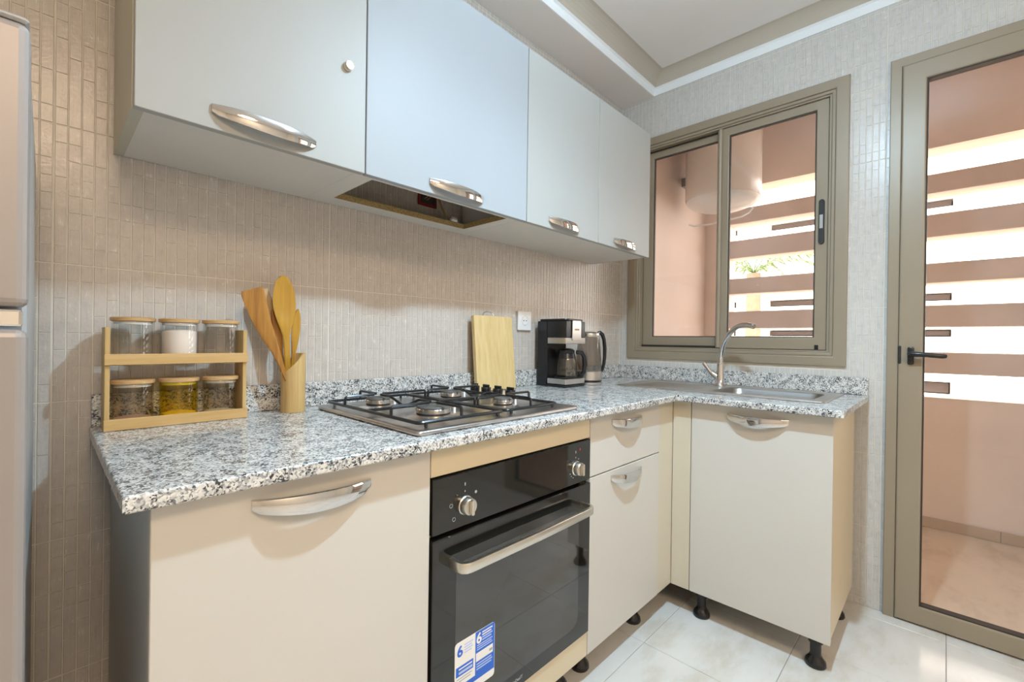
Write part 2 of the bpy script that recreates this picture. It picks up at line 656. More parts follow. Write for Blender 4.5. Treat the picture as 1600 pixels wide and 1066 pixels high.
def piece_mesh(name, w_, h_, wall):
    g, gv, c = 0.0011, 0.0007, 0.0006
    mb = MB()
    b = mb.bm
    def P(a, z, d):
        return b.verts.new((a, -d, z)) if wall == 'l' else b.verts.new((-d, -a, z))
    o = [P(a, z, 0.0002) for a, z in ((g, gv), (w_ - g, gv), (w_ - g, h_ - gv), (g, h_ - gv))]
    i = [P(a, z, PROUD) for a, z in ((g + c, gv + c), (w_ - g - c, gv + c), (w_ - g - c, h_ - gv - c), (g + c, h_ - gv - c))]
    b.faces.new(i)
    for k in range(4):
        j = (k + 1) % 4
        b.faces.new([o[k], o[j], i[j], i[k]])
    bmesh.ops.recalc_face_normals(b, faces=b.faces[:])
    # make sure front face points into the room
    me = bpy.data.meshes.new(name)
    b.normal_update()
    nrm = b.faces[:][0].normal
    if (wall == 'l' and nrm.y > 0) or (wall == 'r' and nrm.x > 0):
        bmesh.ops.reverse_faces(b, faces=b.faces[:])
    b.to_mesh(me)
    b.free()
    me.materials.append(MT['tile' if wall == 'l' else 'tile_b'])
    return me


def project(p):
    d = Vector(p) - Vector((CX, CY, CZ))
    z = d.dot(fwd)
    if z < 0.05:
        return None
    return 800 + FPX * d.dot(r2) / z, 533 - FPX * d.dot(u2) / z, z


BLOCK = [(-2.97, -2.372, -0.65, 0.0, 0, 1.43), (X0, 0, -0.60, 0, 0, H), (U0, U1, UY, 0, UZ, UT), (U1, U2, UY, UY + .03, UZ, UT),
         (U2, U4, UY, 0, UZ, UT), (X0, 0, -0.022, 0, H, .943), (-2.27, -2.0, -.11, -.03, H, 1.02), (-1.18, -.96, -.07, -.02, H, 1.17),
         (-.78, -.63, -.19, 0, H, 1.17), (DX, 0, -1.135, 0, 0, H), (-3, 0, -.19, 0, ZS, 2.8)]


def hidden(p):
    o = Vector((CX, CY, CZ))
    d = Vector(p) - o
    for x0, x1, y0, y1, z0, z1 in BLOCK:
        t0, t1 = 0.0, 0.985
        for a, lo, hi in ((0, x0, x1), (1, y0, y1), (2, z0, z1)):
            if abs(d[a]) < 1e-9:
                if not lo <= o[a] <= hi:
                    t0 = 2
                continue
            ta, tb = (lo - o[a]) / d[a], (hi - o[a]) / d[a]
            if ta > tb:
                ta, tb = tb, ta
            t0, t1 = max(t0, ta), min(t1, tb)
        if t0 < t1:
            return True
    return False


def tile_wall(wall, parent, a_off, a_max, reject, zmax):
    """a: distance from the room corner; columns of small relief pieces, wide joint every sheet"""
    pieces = []
    k = 0
    ncol = int(a_max / PX) + 1
    for c in range(ncol + 30):
        a0 = a_off + (c - 28) * PX
        a1_ = a0 + PX
        if a1_ < 0.008 or a1_ > a_max:
            continue
        as_ = max(a0, 0.0022)      # cut pieces in the room corner
        r = 0
        row0 = -25
        z = 0.930 + row0 * PZ
        r = row0
        while z < zmax:
            n = random.choices((1, 2, 3, 4), (0.50, 0.30, 0.13, 0.07))[0]
            m = r % 8
            n = min(n, 8 - m)
            zz, hh = z, PZ * n
            z += hh
            r += n
            if zz < 0:
                if zz + hh < 0.01:
                    continue
                hh += zz
                zz = 0.0
            if zz + hh > zmax:
                hh = zmax - zz
                if hh < 0.008:
                    continue
            # widen the true joints of the large tiles
            ma = round((a0 - a_off) / PX) % 28
            l = 0.0008 if ma == 0 else 0
            rr = 0.0008 if ma == 27 else 0
            bt = 0.0007 if m == 0 else 0
            tp = 0.0007 if (m + n) % 8 == 0 else 0
            A0, A1, Z0, Z1 = as_ + l, a1_ - rr, zz + bt, zz + hh - tp
            if reject(A0, A1, Z0, Z1):
                for q in range(n):
                    za, zb2 = Z0 + (Z1 - Z0) * q / n, Z0 + (Z1 - Z0) * (q + 1) / n
                    if n > 1 and not reject(A0, A1, za, zb2):
                        pieces.append((A0, A1, za, zb2))
                continue
            pieces.append((A0, A1, Z0, Z1))
    sc = []
    for q in pieces:
        ac, zc = (q[0] + q[1]) / 2, (q[2] + q[3]) / 2
        p = (-ac, -PROUD, zc) if wall == 'l' else (-PROUD, -ac, zc)
        pr = project(p)
        s = 0
        if pr and -5 < pr[0] < 1605 and -5 < pr[1] < 1071 and not hidden(p):
            n = Vector((0, 1, 0)) if wall == 'l' else Vector((1, 0, 0))
            d = (Vector(p) - Vector((CX, CY, CZ)))
            s = (q[1] - q[0]) * (q[3] - q[2]) * abs(d.normalized().dot(n)) / (pr[2] ** 2)
        sc.append(s)
    order = sorted(range(len(pieces)), key=lambda i: -sc[i])
    solo = set(i for i in order[:300] if sc[i] > 0)
    cache = {}
    rest = MB()
    bm = rest.bm
    for i, (A0, A1, Z0, Z1) in enumerate(pieces):
        key = (round(A1 - A0, 5), round(Z1 - Z0, 5))
        # wall left runs to -x : the piece starts at x = -A1 ; wall right runs to -y
        if i in solo:
            if key not in cache:
                cache[key] = piece_mesh('tile', A1 - A0, Z1 - Z0, wall)
            o = bpy.data.objects.new('tile', cache[key])
            o.location = (-A1, 0, Z0) if wall == 'l' else (0, -A0, Z0)
            o.parent = parent
            COL.objects.link(o)
        else:
            g, gv, c_ = 0.0011, 0.0007, 0.0006
            def P(a, z, d):
                return bm.verts.new((-a, -d, z)) if wall == 'l' else bm.verts.new((-d, -a, z))
            oo = [P(a, zz, 0.0002) for a, zz in ((A0 + g, Z0 + gv), (A1 - g, Z0 + gv), (A1 - g, Z1 - gv), (A0 + g, Z1 - gv))]
            g += c_
            gv += c_
            ii = [P(a, zz, PROUD) for a, zz in ((A0 + g, Z0 + gv), (A1 - g, Z0 + gv), (A1 - g, Z1 - gv), (A0 + g, Z1 - gv))]
            fs = [ii] + [[oo[k], oo[(k + 1) % 4], ii[(k + 1) % 4], ii[k]] for k in range(4)]
            for f in fs:
                bm.faces.new(f if wall == 'r' else list(reversed(f)))
    bm.normal_update()
    f0 = bm.faces[:][0] if False else None
    bm.faces.ensure_lookup_table()
    n0 = bm.faces[0].normal
    if (wall == 'l' and n0.y > 0) or (wall == 'r' and n0.x > 0):
        bmesh.ops.reverse_faces(bm, faces=bm.faces[:])
    o = rest.build('tile', 'tile' if wall == 'l' else 'tile_b', parent, smooth=False)
    o['kind'] = 'stuff'


tile_wall('l', wall_l, 0.533 - 0.605 + 0.605, 3.0, lambda a0, a1, z0, z1: False, ZS)


def rej(a0, a1, z0, z1):
    y0, y1 = -a0, -a1
    if y1 < WY0 + 0.02 and y0 > WY1 - 0.02 and z1 > WZ0 - 0.02 and z0 < WZ1 + 0.02:
        return True
    if y1 < DY0 + 0.01 and y0 > DY1 - 0.01 and z0 < DZ1 + 0.01:
        return True
    return False


tile_wall('r', wall_r, 0.602, 2.6, rej, ZS)

# ---- rear walls (not in view, they close the room)
struct(MB().box(-4.44, -4.3, -3.7, 0.14, -0.06, 2.75).build('wall_far_left', 'plaster', origin=(0, 0, 0)))
struct(MB().box(-4.44, 0.14, -3.84, -3.7, -0.06, 2.75).build('wall_behind', 'plaster', origin=(0, 0, 0)))

# ---- ceiling, cornice, soffit over the cabinets
ceil = struct(MB().box(-4.3, 0.0, -3.7, 0.0, ZC, 2.75).build('ceiling', 'ceiling', origin=(0, 0, 0)))
WS = 0.195
soff = MB().box(-4.3, 0.0, -WS, 0.0, ZS, ZC - 0.0005)
struct(soff.build('trim_1', 'ceiling', origin=(0, 0, 0)), 'boxed soffit above the wall cabinets')


def cove(name, prof, mat, label):
    """prof: (inset, z) polygon, mitred around the room rectangle"""
    mb = MB()
    b = mb.bm
    cx = [(-4.3, 1), (0.0, -1)]
    rings = []
    for ins, z in prof:
        f = ins
        rings.append([b.verts.new(q) for q in ((-4.3 + f, -3.7 + f, z), (0.0 - f, -3.7 + f, z), (0.0 - f, -WS - f * 1.0, z), (-4.3 + f, -WS - f * 1.0, z))])
    n = len(rings)
    for i in range(n):
        A, B = rings[i], rings[(i + 1) % n]
        for k in range(4):
            j = (k + 1) % 4
            b.faces.new([A[k], A[j], B[j], B[k]])
    bmesh.ops.recalc_face_normals(b, faces=b.faces[:])
    return struct(mb.build(name, mat, origin=(0, 0, 0), smooth=False), label)


cove('trim_2', [(0.0, ZS), (0.005, ZS), (0.007, ZS + 0.034), (0.018, ZW), (0.0, ZW)], 'cornice', 'white painted edge strip around the ceiling recess')
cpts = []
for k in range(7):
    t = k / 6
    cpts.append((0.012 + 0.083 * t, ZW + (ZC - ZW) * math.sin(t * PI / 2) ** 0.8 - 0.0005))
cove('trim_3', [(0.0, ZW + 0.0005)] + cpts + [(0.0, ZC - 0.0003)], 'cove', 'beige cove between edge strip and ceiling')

# ================================================================== WINDOW
win = struct(empty('window_1', (0.03, -0.573, WZ0)))
MB().ring(-0.058, -1.088, 0.984, 2.219, .048, .048, .042, .042, -0.016, -0.001, bev=0.004) \
    .ring(-0.106, -1.040, 1.026, 2.177, .014, .014, .016, .014, -0.010, 0.12, bev=0.003) \
    .ring(-0.120, -1.026, 1.042, 2.163, .008, .010, .008, .008, -0.004, 0.12, bev=0.002).build('window_frame', 'frame', win)
MB().box(0.026, 0.029, -0.13, -1.016, 1.050, 1.062).box(0.026, 0.029, -0.13, -1.016, 2.148, 2.156).build('slide_track', 'gasket', win)


def sash(y0, y1, wl, wr, x, handle):
    s = MB().ring(y0, y1, 1.052, 2.154, wl, wr, .055, .040, x, x + 0.022, bev=0.003).build('sash', 'frame', win)
    MB().ring(y0 - wl + .0005, y1 + wr - .0005, 1.1065, 2.1145, .005, .005, .005, .005, x + .004, x + .018).build('gasket', 'gasket', s)
    box('pane', 'glass', s, x + .010, x + .013, y0 - wl - .004, y1 + wr + .004, 1.110, 2.111)
    return s


s1 = sash(-0.130, -0.590, .058, .050, 0.032, False)
s2 = sash(-0.545, -1.014, .056, .046, 0.004, True)
MB().tube([(0.001, -0.560, 1.054), (0.001, -0.560, 2.152)], 0.011, 12).build('meeting_bead', 'frame', s2)
MB().box(0.0005, 0.0035, -0.553, -0.549, 1.056, 1.090).box(0.000, 0.0035, -0.972, -0.986, 1.054, 1.074).build('end_cap', 'black', s2)
h = MB()
h.prism([(0.011 * math.cos(a) * 1.0, (0.085 if math.sin(a) > 0 else -0.085) + 0.013 * math.sin(a)) for a in [2 * PI * k / 24 + .001 for k in range(24)]],
        (0.0035, -0.992, 1.615), (0, -1, 0), (0, 0, 1), (-0.009, 0, 0), bev=0.002)
hd = h.build('handle', 'black_matt', s2)
box('latch', 'fridge_side', s2, -0.0085, -0.0056, -0.985, -0.998, 1.585, 1.645, bev=0.001)

# ================================================================== DOOR
dr = struct(empty('door_1', (0.03, -1.66, 0.0)))
MB().ring(-1.219, -2.13, -0.3, 2.212, .036, .036, .2, .036, -0.020, -0.001, bev=0.003).build('door_frame', 'frame', dr)
dr.children[0].data  # frame reaches the floor; clip below
fo = dr.children[0]
bmf = bmesh.new()
bmf.from_mesh(fo.data)
bmesh.ops.bisect_plane(bmf, geom=bmf.verts[:] + bmf.edges[:] + bmf.faces[:], plane_co=(0, 0, 0.001), plane_no=(0, 0, 1), clear_inner=True)
bmf.to_mesh(fo.data)
bmf.free()
MB().box(0.0, 0.10, -1.246, -1.256, 0.002, 2.184).box(0.0, 0.10, -2.09, -2.099, 0.002, 2.184).box(0.0, 0.10, -1.256, -2.09, 2.175, 2.184).build('jamb', 'frame', dr)
leaf = MB().ring(-1.2558, -2.089, 0.006, 2.1755, .0722, .070, .070, .0715, -0.026, 0.020, bev=0.005).build('door_leaf', 'frame', dr)
MB().ring(-1.3275, -2.0195, .0755, 2.1045, .005, .005, .005, .005, -0.020, 0.014).build('gasket', 'gasket', leaf)
box('pane', 'glass', leaf, -0.004, 0.002, -1.330, -2.017, .079, 2.101)
hh = MB()
hh.box(-0.038, -0.026, -1.283, -1.303, 1.003, 1.073, bev=0.006, seg=2)
hh.tube([(-0.034, -1.293, 1.045), (-0.058, -1.293, 1.045)], 0.010, 12)
hh.tube([(-0.058, -1.288, 1.045), (-0.062, -1.30, 1.045), (-0.062, -1.33, 1.044), (-0.058, -1.385, 1.040), (-0.055, -1.392, 1.040)],
        [0.010, 0.0105, 0.009, 0.009, 0.007], 10)
hh.build('door_handle', 'black', leaf)
MB().box(-0.030, -0.0205, -1.2555, -1.2645, 1.006, 1.076, bev=0.003, seg=2).build('hinge', 'black_matt', dr)

# ================================================================== BALCONY OUTSIDE
XO = 1.30
fo_ = struct(MB().box(0.0, XO + .18, -3.2, 0.14, -0.08, -0.002).build('floor_balcony', 'joint', origin=(0, 0, 0)), 'balcony floor of large marble tiles')
for a in range(3):
    for b_ in range(6):
        x0, x1 = 0.14 + a * 0.6, min(0.14 + a * 0.6 + 0.6, XO)
        y1, y0 = 0.0 - b_ * 0.6, max(-3.2, -b_ * 0.6 - 0.6)
        if x1 - x0 < .02 or y1 - y0 < .02:
            continue
        slab_tile('floor_tile', x0 + .001, x1 - .001, y0 + .001, y1 - .001, 0.0, 'floor_out', fo_)
struct(MB().box(0.14, XO, -3.2, 0.0, 2.70, 2.85).build('ceiling_balcony', 'salmon', origin=(0, 0, 0)), 'balcony ceiling')
struct(MB().box(0.14, XO, 0.0, 0.14, -0.08, 2.85).build('wall_balcony_left', 'salmon', origin=(0, 0, 0)), 'salmon balcony side wall')
struct(MB().box(0.14, XO, -3.34, -3.2, -0.08, 2.85).build('wall_balcony_right', 'salmon', origin=(0, 0, 0)))
YJ = -0.165
outer = MB()
outer.box(XO, XO + .18, -3.34, 0.14, -0.08, 0.771)
outer.box(XO, XO + .18, -3.34, 0.14, 2.255, 2.85)
outer.box(XO, XO + .18, YJ, 0.14, 0.771, 2.255)
outer.box(XO, XO + .18, -3.34, -3.0, 0.771, 2.255)
wo = struct(outer.build('wall_outer', 'salmon', origin=(0, 0, 0)), 'balcony parapet with louvred opening above')
for z0, z1 in ((0.913, 1.039), (1.190, 1.318), (1.452, 1.569), (1.726, 1.860), (1.987, 2.100)):
    MB().box(XO + .004, XO + .160, -3.0, YJ, z0, z1, bev=0.003).build('slat', 'slat', wo)
sk = struct(MB().box(XO - .012, XO - .001, -3.2, -0.02, 0.001, 0.058).build('baseboard_outer', 'joint', origin=(0, 0, 0)), 'tiled skirting along the parapet')
for k in range(8):
    y1 = -0.02 - k * 0.4
    y0 = max(-3.2, y1 - 0.4)
    MB().box(XO - .016, XO - .011, y0 + .0015, y1 - .0015, 0.001, 0.062, bev=0.001).build('tile', 'skirting', sk)

# water heater on the balcony side wall
hx, hy, hr = 0.785, -0.300, 0.232
wh = tag(empty('water_heater', (hx, hy, 1.96)), 'white cylindrical water heater hung on the balcony side wall', 'water heater')
MB().lathe([(hr * .97, 2.03), (hr, 2.045), (hr, 2.60), (hr * .97, 2.615)], (hx, hy, 0), 48).build('tank', 'enamel', wh)
MB().lathe([(0.0, 1.965), (0.09, 1.968), (0.15, 1.98), (hr * .85, 1.998), (hr * .955, 2.02), (hr * .965, 2.0299)], (hx, hy, 0), 48).build('bottom_cap', 'plastic_white', wh)
MB().box(hx + .04, hx + .14, -0.070, -0.001, 2.20, 2.26).build('wall_bracket', 'fridge_side', wh)
wc = MB()
wc.tube([(hx + .145, hy - .150, 1.990), (hx + .13, hy - .13, 1.955), (hx + .09, hy - .09, 1.925), (hx + .08, hy + .02, 1.915), (hx + .13, hy + .12, 1.92), (hx + .16, -0.05, 1.93), (hx + .17, -0.008, 1.95)], 0.006, 8)
wc.build('power_cord', 'plastic_white', wh)

# ---- beyond the balcony
struct(MB().box(1.6, 30, -25, 25, -3.3, -3.0).build('ground', 'ground', origin=(0, 0, 0)), 'sunlit yard between the buildings')
nb = tag(empty('apartment_building', (9.0, 5.0, -3.0)), 'sunlit pale building with dark horizontal slots seen through the louvers', 'building')
# facade with slot openings, recessed panels behind
xb = 7.6
zs_ = [-3.0, -0.6, -0.45, 0.3, 0.5, 1.22, 1.34, 1.46, 1.58, 1.80, 1.93, 2.45, 2.62, 3.02, 3.16, 3.30, 3.44, 4.2, 4.4, 5.5]
slots = set([(1.22, 1.34), (1.46, 1.58), (1.80, 1.93), (3.02, 3.16), (3.30, 3.44), (0.3, 0.5), (4.2, 4.4)])


def solid(y, z):
    if not (-1.45 < y < 1.15 or 1.75 < y < 4.2 or 5 < y < 9):
        return True
    for a, b_ in slots:
        if a < z < b_:
            return False
    return True


MB().grid_slab('x', xb, xb + .3, [-1.62, -1.45, 1.15, 1.75, 4.2, 5, 9, 12], zs_, solid).build('facade', 'facade', nb)
MB().box(xb + .31, xb + 3, -1.62, 12, -3.0, 5.5).build('block', 'slot', nb)
for a, b_ in sorted(slots):
    for (y0, y1) in ((-1.45, 1.15), (1.75, 4.2), (5, 9)):
        MB().box(xb + .10, xb + .13, y0 + .02, y1 - .02, a + .02, b_ - .02).build('window', 'slot', nb)

pt = tag(empty('palm_tree', (5.2, 0.75, -3.0)), 'palm crown glimpsed between the upper louvers', 'palm')
MB().tube([(5.2, .75, -3.0), (5.23, .76, 0), (5.2, .75, 2.15)], [0.16, 0.12, 0.10], 10).build('trunk', 'bark', pt)
for k in range(13):
    a = 2 * PI * k / 13 + 0.2
    fr_ = MB()
    n_ = 10
    pts = []
    for i in range(n_):
        t = i / (n_ - 1)
        pts.append(Vector((5.2 + math.cos(a) * 1.0 * t, .75 + math.sin(a) * 1.0 * t, 2.15 + 0.75 * t - 0.85 * t * t + 0.2 * (k % 3) * t)))
    fr_.tube(pts, 0.008, 5)
    for i in range(1, n_):
        for s in (-1, 1):
            side = Vector((-math.sin(a), math.cos(a), 0)) * s
            p = pts[i]
            q = p + side * 0.22 * (1 - 0.5 * i / n_) + Vector((math.cos(a) * .12, math.sin(a) * .12, -0.10))
            dv = Vector((math.cos(a), math.sin(a), 0)) * 0.02
            vs = [fr_.bm.verts.new(v) for v in (p - dv, p + dv, q + Vector((0, 0, .004)), q)]
            fr_.bm.faces.new(vs)
    fr_.build('frond', 'leaf', pt)


# ================================================================== HANDLES, LEGS
def bow_handle(xc, yc, zc, run, parent, length=0.205, hgt=0.033, bow=0.024, tilt=0.0, name='handle', label=None):
    """chrome bow pull; run 'x' -> mounted on a -y face, 'y' -> on a -x face"""
    mb = MB()
    b = mb.bm
    n = 21
    secs = []
    for i in range(n):
        t = -1 + 2 * i / (n - 1)
        out = bow * (1 - abs(t) ** 2.4) + 0.005
        inn = max(0.0, out - 0.006) if abs(t) < 0.93 else 0.0
        hh_ = hgt * (0.64 + 0.36 * (1 - abs(t) ** 2.0)) * (0.80 if abs(t) > .98 else 1)
        a = length / 2 * t
        zt, zb_ = hgt * .30 + 0.0 * hh_, hgt * .30 - hh_
        secs.append([(a, out - .001, zb_), (a, out, zb_ + .0015), (a, out, zt - .004), (a, out - .0012, zt - .0012), (a, max(out - .004, 0), zt),
                     (a, inn, zt), (a, inn, zb_)])
    rr = []
    for s in secs:
        r = []
        for a, d, z in s:
            z2 = z + tilt * a
            r.append(b.verts.new((xc + a, yc - d, zc + z2) if run == 'x' else (xc - d, yc - a, zc + z2)))
        rr.append(r)
    m = len(rr[0])
    for A, B in zip(rr, rr[1:]):
        for k in range(m):
            j = (k + 1) % m
            b.faces.new([A[k], A[j], B[j], B[k]])
    b.faces.new(rr[0])
    b.faces.new(list(reversed(rr[-1])))
    bmesh.ops.recalc_face_normals(b, faces=b.faces[:])
    o = mb.build(name, 'chrome', parent, smooth=True)
    if label:
        o['label'] = label
    return o


def leg(x, y, parent, ztop=0.118):
    MB().lathe([(0.030, 0.0), (0.032, 0.004), (0.030, 0.016), (0.022, 0.026), (0.018, 0.034), (0.0165, 0.038), (0.0165, 0.075), (0.022, 0.078),
                (0.022, ztop - .014), (0.030, ztop - .010), (0.030, ztop)], (x, y, 0), 16).build('leg', 'black', parent)


GB = 'cream base cabinets under the worktop'
ZT = H - TT            # 0.846 underside of the worktop


def carcass(root, x0, x1, y0, y1, z0, z1, run, side_mat=('carcass', 'carcass'), back=True):
    """open box: two side panels, bottom, back (run = 'x': opens to -y ; 'y': opens to -x)"""
    t = 0.018
    if run == 'x':
        a = MB().box(x0, x0 + t, y0, y1, z0, z1).build('side_panel', side_mat[0], root)
        b_ = MB().box(x1 - t, x1, y0, y1, z0, z1).build('side_panel', side_mat[1], root)
        MB().box(x0 + t, x1 - t, y0, y1, z0, z0 + t).build('bottom_panel', 'carcass_white', root)
        if back:
            MB().box(x0 + t, x1 - t, y1 - .004, y1, z0 + t, z1).build('back_panel', 'carcass_white', root)
    else:
        a = MB().box(x0, x1, y1 - t, y1, z0, z1).build('side_panel', side_mat[0], root)
        b_ = MB().box(x0, x1, y0, y0 + t, z0, z1).build('side_panel', side_mat[1], root)
        MB().box(x0, x1, y0 + t, y1 - t, z0, z0 + t).build('bottom_panel', 'carcass_white', root)
        if back:
            MB().box(x1 - .004, x1, y0 + t, y1 - t, z0 + t, z1).build('back_panel', 'carcass_white', root)
    return a, b_


CZ0 = 0.118
# left cabinet
c1 = tag(empty('base_cabinet', ((X0 + X1) / 2, -0.31, 0)), 'cream base cabinet at the left end of the worktop, grey open side', 'cabinet', GB)
a, _ = carcass(c1, X0, X1 - .001, -0.578, -0.03, CZ0, ZT - .001, 'x', ('carcass_grey', 'carcass'))
a['label'] = 'grey outer side panel'
d = box('door', 'cream', c1, X0 - .003, X1 - .002, DY, DY + .018, ZB, ZT - .004, bev=.0012)
bow_handle(-2.027, DY, 0.805, 'x', d, tilt=-0.04)
for x in (X0 + .06, X1 - .06):
    for y in (-.53, -.09):
        leg(x, y, c1)
# oven housing
c2 = tag(empty('oven_cabinet', ((X1 + X2) / 2, -0.31, 0)), 'cream housing cabinet around the built-in oven', 'cabinet', GB)
carcass(c2, X1, X2 - .001, -0.578, -0.03, CZ0, ZT - .001, 'x')
box('top_strip', 'carcass', c2, X1 + .0005, X2 - .002, DY + .001, DY + .018, .779, ZT - .003, bev=.001)
box('bottom_strip', 'carcass', c2, X1 + .0005, X2 - .002, DY + .001, DY + .018, ZB, .176, bev=.001)
for x in (X1 + .06, X2 - .06):
    for y in (-.53, -.09):
        leg(x, y, c2)
# drawer cabinet
c3 = tag(empty('drawer_cabinet', ((X2 + X3) / 2, -0.31, 0)), 'cream base cabinet with one drawer above a door, right of the oven', 'cabinet', GB)
carcass(c3, X2, X3, -0.578, -0.03, CZ0, ZT - .001, 'x')
d1 = box('drawer', 'cream', c3, X2 + .001, X3 + .001, DY, DY + .018, .655, ZT - .004, bev=.0012)
bow_handle(-0.958, DY, 0.807, 'x', d1, tilt=-0.04)
d2 = box('door', 'cream', c3, X2 + .001, X3 + .001, DY, DY + .018, ZB, .651, bev=.0012)
bow_handle(-0.958, DY, 0.622, 'x', d2, tilt=-0.04)
box('filler_panel', 'filler', c3, X3 + .003, DX + .004, DY + .002, DY + .018, ZB, ZT - .003, bev=.0008)
for x, y in ((X2 + .06, -.53), (X3 - .06, -.53), (X2 + .06, -.09), (X3 - .06, -.09)):
    leg(x, y, c3)
# sink cabinet
YA, YBc = -0.673, -1.132
c4 = tag(empty('sink_cabinet', (-0.33, -0.9, 0)), 'cream base cabinet with a single large door below the sink', 'cabinet', GB)
carcass(c4, DX + .020, -0.125, YBc, YA, CZ0 - .001, ZT - .001, 'y', ('carcass', 'carcass'))
d4 = box('door', 'cream', c4, DX, DX + .018, YA - .002, YBc - .001, ZB, ZT - .004, bev=.0012)
bow_handle(DX, -0.908, 0.807, 'y', d4, tilt=0.0, length=0.20)
box('filler_panel', 'filler', c4, DX + .0005, DX + .018, DY + .000, YA + .001, ZB, ZT - .003, bev=.0008)
for y in (YBc + .045, YA - .035):
    for x in (-.55, -.17):
        leg(x, y, c4, .117)

# ================================================================== WORKTOP
SX0, SX1, SY0, SY1 = -0.405, -0.125, -1.045, -0.665     # bowl hole
HX0, HX1, HY0, HY1 = -1.78, -1.26, -0.56, -0.12         # hob cut-out
us = sorted([XL, XF, SX0, SX1, -0.001, HX0, HX1])
vs = sorted([YR, YF, SY0, SY1, -0.001, HY0, HY1])


def wsolid(x, y):
    if y < YF and x < XF:
        return False
    if SX0 < x < SX1 and SY0 < y < SY1:
        return False
    if HX0 < x < HX1 and HY0 < y < HY1:
        return False
    return True


wt = MB().grid_slab('z', H - TT, H, us, vs, wsolid)
bmw = wt.bm
es = []
for e in bmw.edges:
    p, q = e.verts[0].co, e.verts[1].co
    if abs(p.z - q.z) > 1e-6:
        continue
    m = (p + q) / 2
    on = (abs(p.y - YF) < 1e-5 and abs(q.y - YF) < 1e-5 and m.x < XF) or (abs(p.x - XF) < 1e-5 and abs(q.x - XF) < 1e-5 and m.y < YF) or \
         (abs(p.x - XL) < 1e-5 and abs(q.x - XL) < 1e-5) or (abs(p.y - YR) < 1e-5 and abs(q.y - YR) < 1e-5)
    if on:
        es.append(e)
bmesh.ops.bevel(bmw, geom=es, offset=0.004, segments=3, profile=0.5, affect='EDGES')
tag(wt.build('worktop', 'granite', smooth=False), 'L-shaped speckled grey granite worktop over the base cabinets', 'worktop')
GU = 'granite upstands along the walls'
tag(MB().box(XL + .003, -0.001, -0.021, -0.0045, H + .0005, .943, bev=.0015).build('upstand', 'granite'), 'long granite upstand behind the hob and coffee maker', 'upstand', GU)
tag(MB().box(-0.021, -0.0045, YR + .001, -0.022, H + .0005, .941, bev=.0015).build('upstand', 'granite'), 'granite upstand under the window behind the sink', 'upstand', GU)

# ================================================================== OVEN
ov = tag(empty('oven', ((X1 + X2) / 2, -0.33, .178)), 'black glass built-in oven with silver bar handle under the hob', 'oven')
ox0, ox1 = X1 + .003, X2 - .004
MB().box(ox0 + .02, ox1 - .02, -.575, -.08, .19, .76).build('oven_body', 'black_matt', ov)
MB().box(ox0, ox1, DY - .004, DY + .020, .652, .776, bev=.002).build('control_panel', 'oven_glass', ov)
od = MB().box(ox0, ox1, DY - .006, DY + .020, .181, .642, bev=.002).build('door', 'oven_glass', ov)
od['label'] = 'black glass oven door'


def rrect(x0, x1, z0, z1, r, n=6):
    pts = []
    for cx, cz, a0 in ((x1 - r, z0 + r, -PI / 2), (x1 - r, z1 - r, 0), (x0 + r, z1 - r, PI / 2), (x0 + r, z0 + r, PI)):
        for k in range(n + 1):
            a = a0 + PI / 2 * k / n
            pts.append((cx + r * math.cos(a), cz + r * math.sin(a)))
    return pts


MB().prism(rrect(-1.715, -1.245, .225, .575, .03), (0, DY - .0064, 0), (1, 0, 0), (0, 0, 1), (0, .0003, 0)).build('window', 'oven_window', od)
# bar handle
hm = MB()
hp = [(-1.730, DY - .006), (-1.730, DY - .034), (-1.728, DY - .043), (-1.720, DY - .050), (-1.708, DY - .052), (-1.48, DY - .055),
      (-1.256, DY - .052), (-1.244, DY - .050), (-1.236, DY - .043), (-1.234, DY - .034), (-1.234, DY - .006)]
b = hm.bm
rings = []
for i, (x, y) in enumerate(hp):
    p0 = Vector((*hp[max(i - 1, 0)], 0))
    p1 = Vector((*hp[min(i + 1, len(hp) - 1)], 0))
    t = (p1 - p0).normalized()
    nn = Vector((t.y, -t.x, 0))
    ring_ = []
    for du, dz in ((-.0055, -.009), (-.0045, -.011), (.0045, -.011), (.0055, -.009), (.0055, .009), (.0045, .011), (-.0045, .011), (-.0055, .009)):
        ring_.append(b.verts.new((x + nn.x * du, y + nn.y * du, .583 + dz)))
    rings.append(ring_)
for A, B in zip(rings, rings[1:]):
    for k in range(8):
        j = (k + 1) % 8
        b.faces.new([A[k], A[j], B[j], B[k]])
b.faces.new(rings[0])
b.faces.new(list(reversed(rings[-1])))
bmesh.ops.recalc_face_normals(b, faces=b.faces[:])
hm.smooth = True
hm.build('handle', 'satin', od)
# knobs
for kx in (-1.690, -1.263):
    kn = MB()
    kn.lathe([(.0215, 0), (.0215, .004), (.0195, .006), (.0190, .020), (.0175, .022), (0, .0222)], (kx, DY - .004, .7005), 32, 'y')
    ko = kn.build('knob', 'satin', ov)
    MB().box(kx - .0045, kx + .0045, DY - .036, DY - .0255, .6835, .7175, bev=.003, seg=2).build('knob_grip', 'satin', ko)


def ring_mark(x, z, r, name='control_mark'):
    m = MB()
    m.tube([(x + r * math.cos(2 * PI * k / 14), DY - .0043, z + r * math.sin(2 * PI * k / 14)) for k in range(14)], .0006, 4, closed=True)
    m.build(name, 'grey_print', ov)


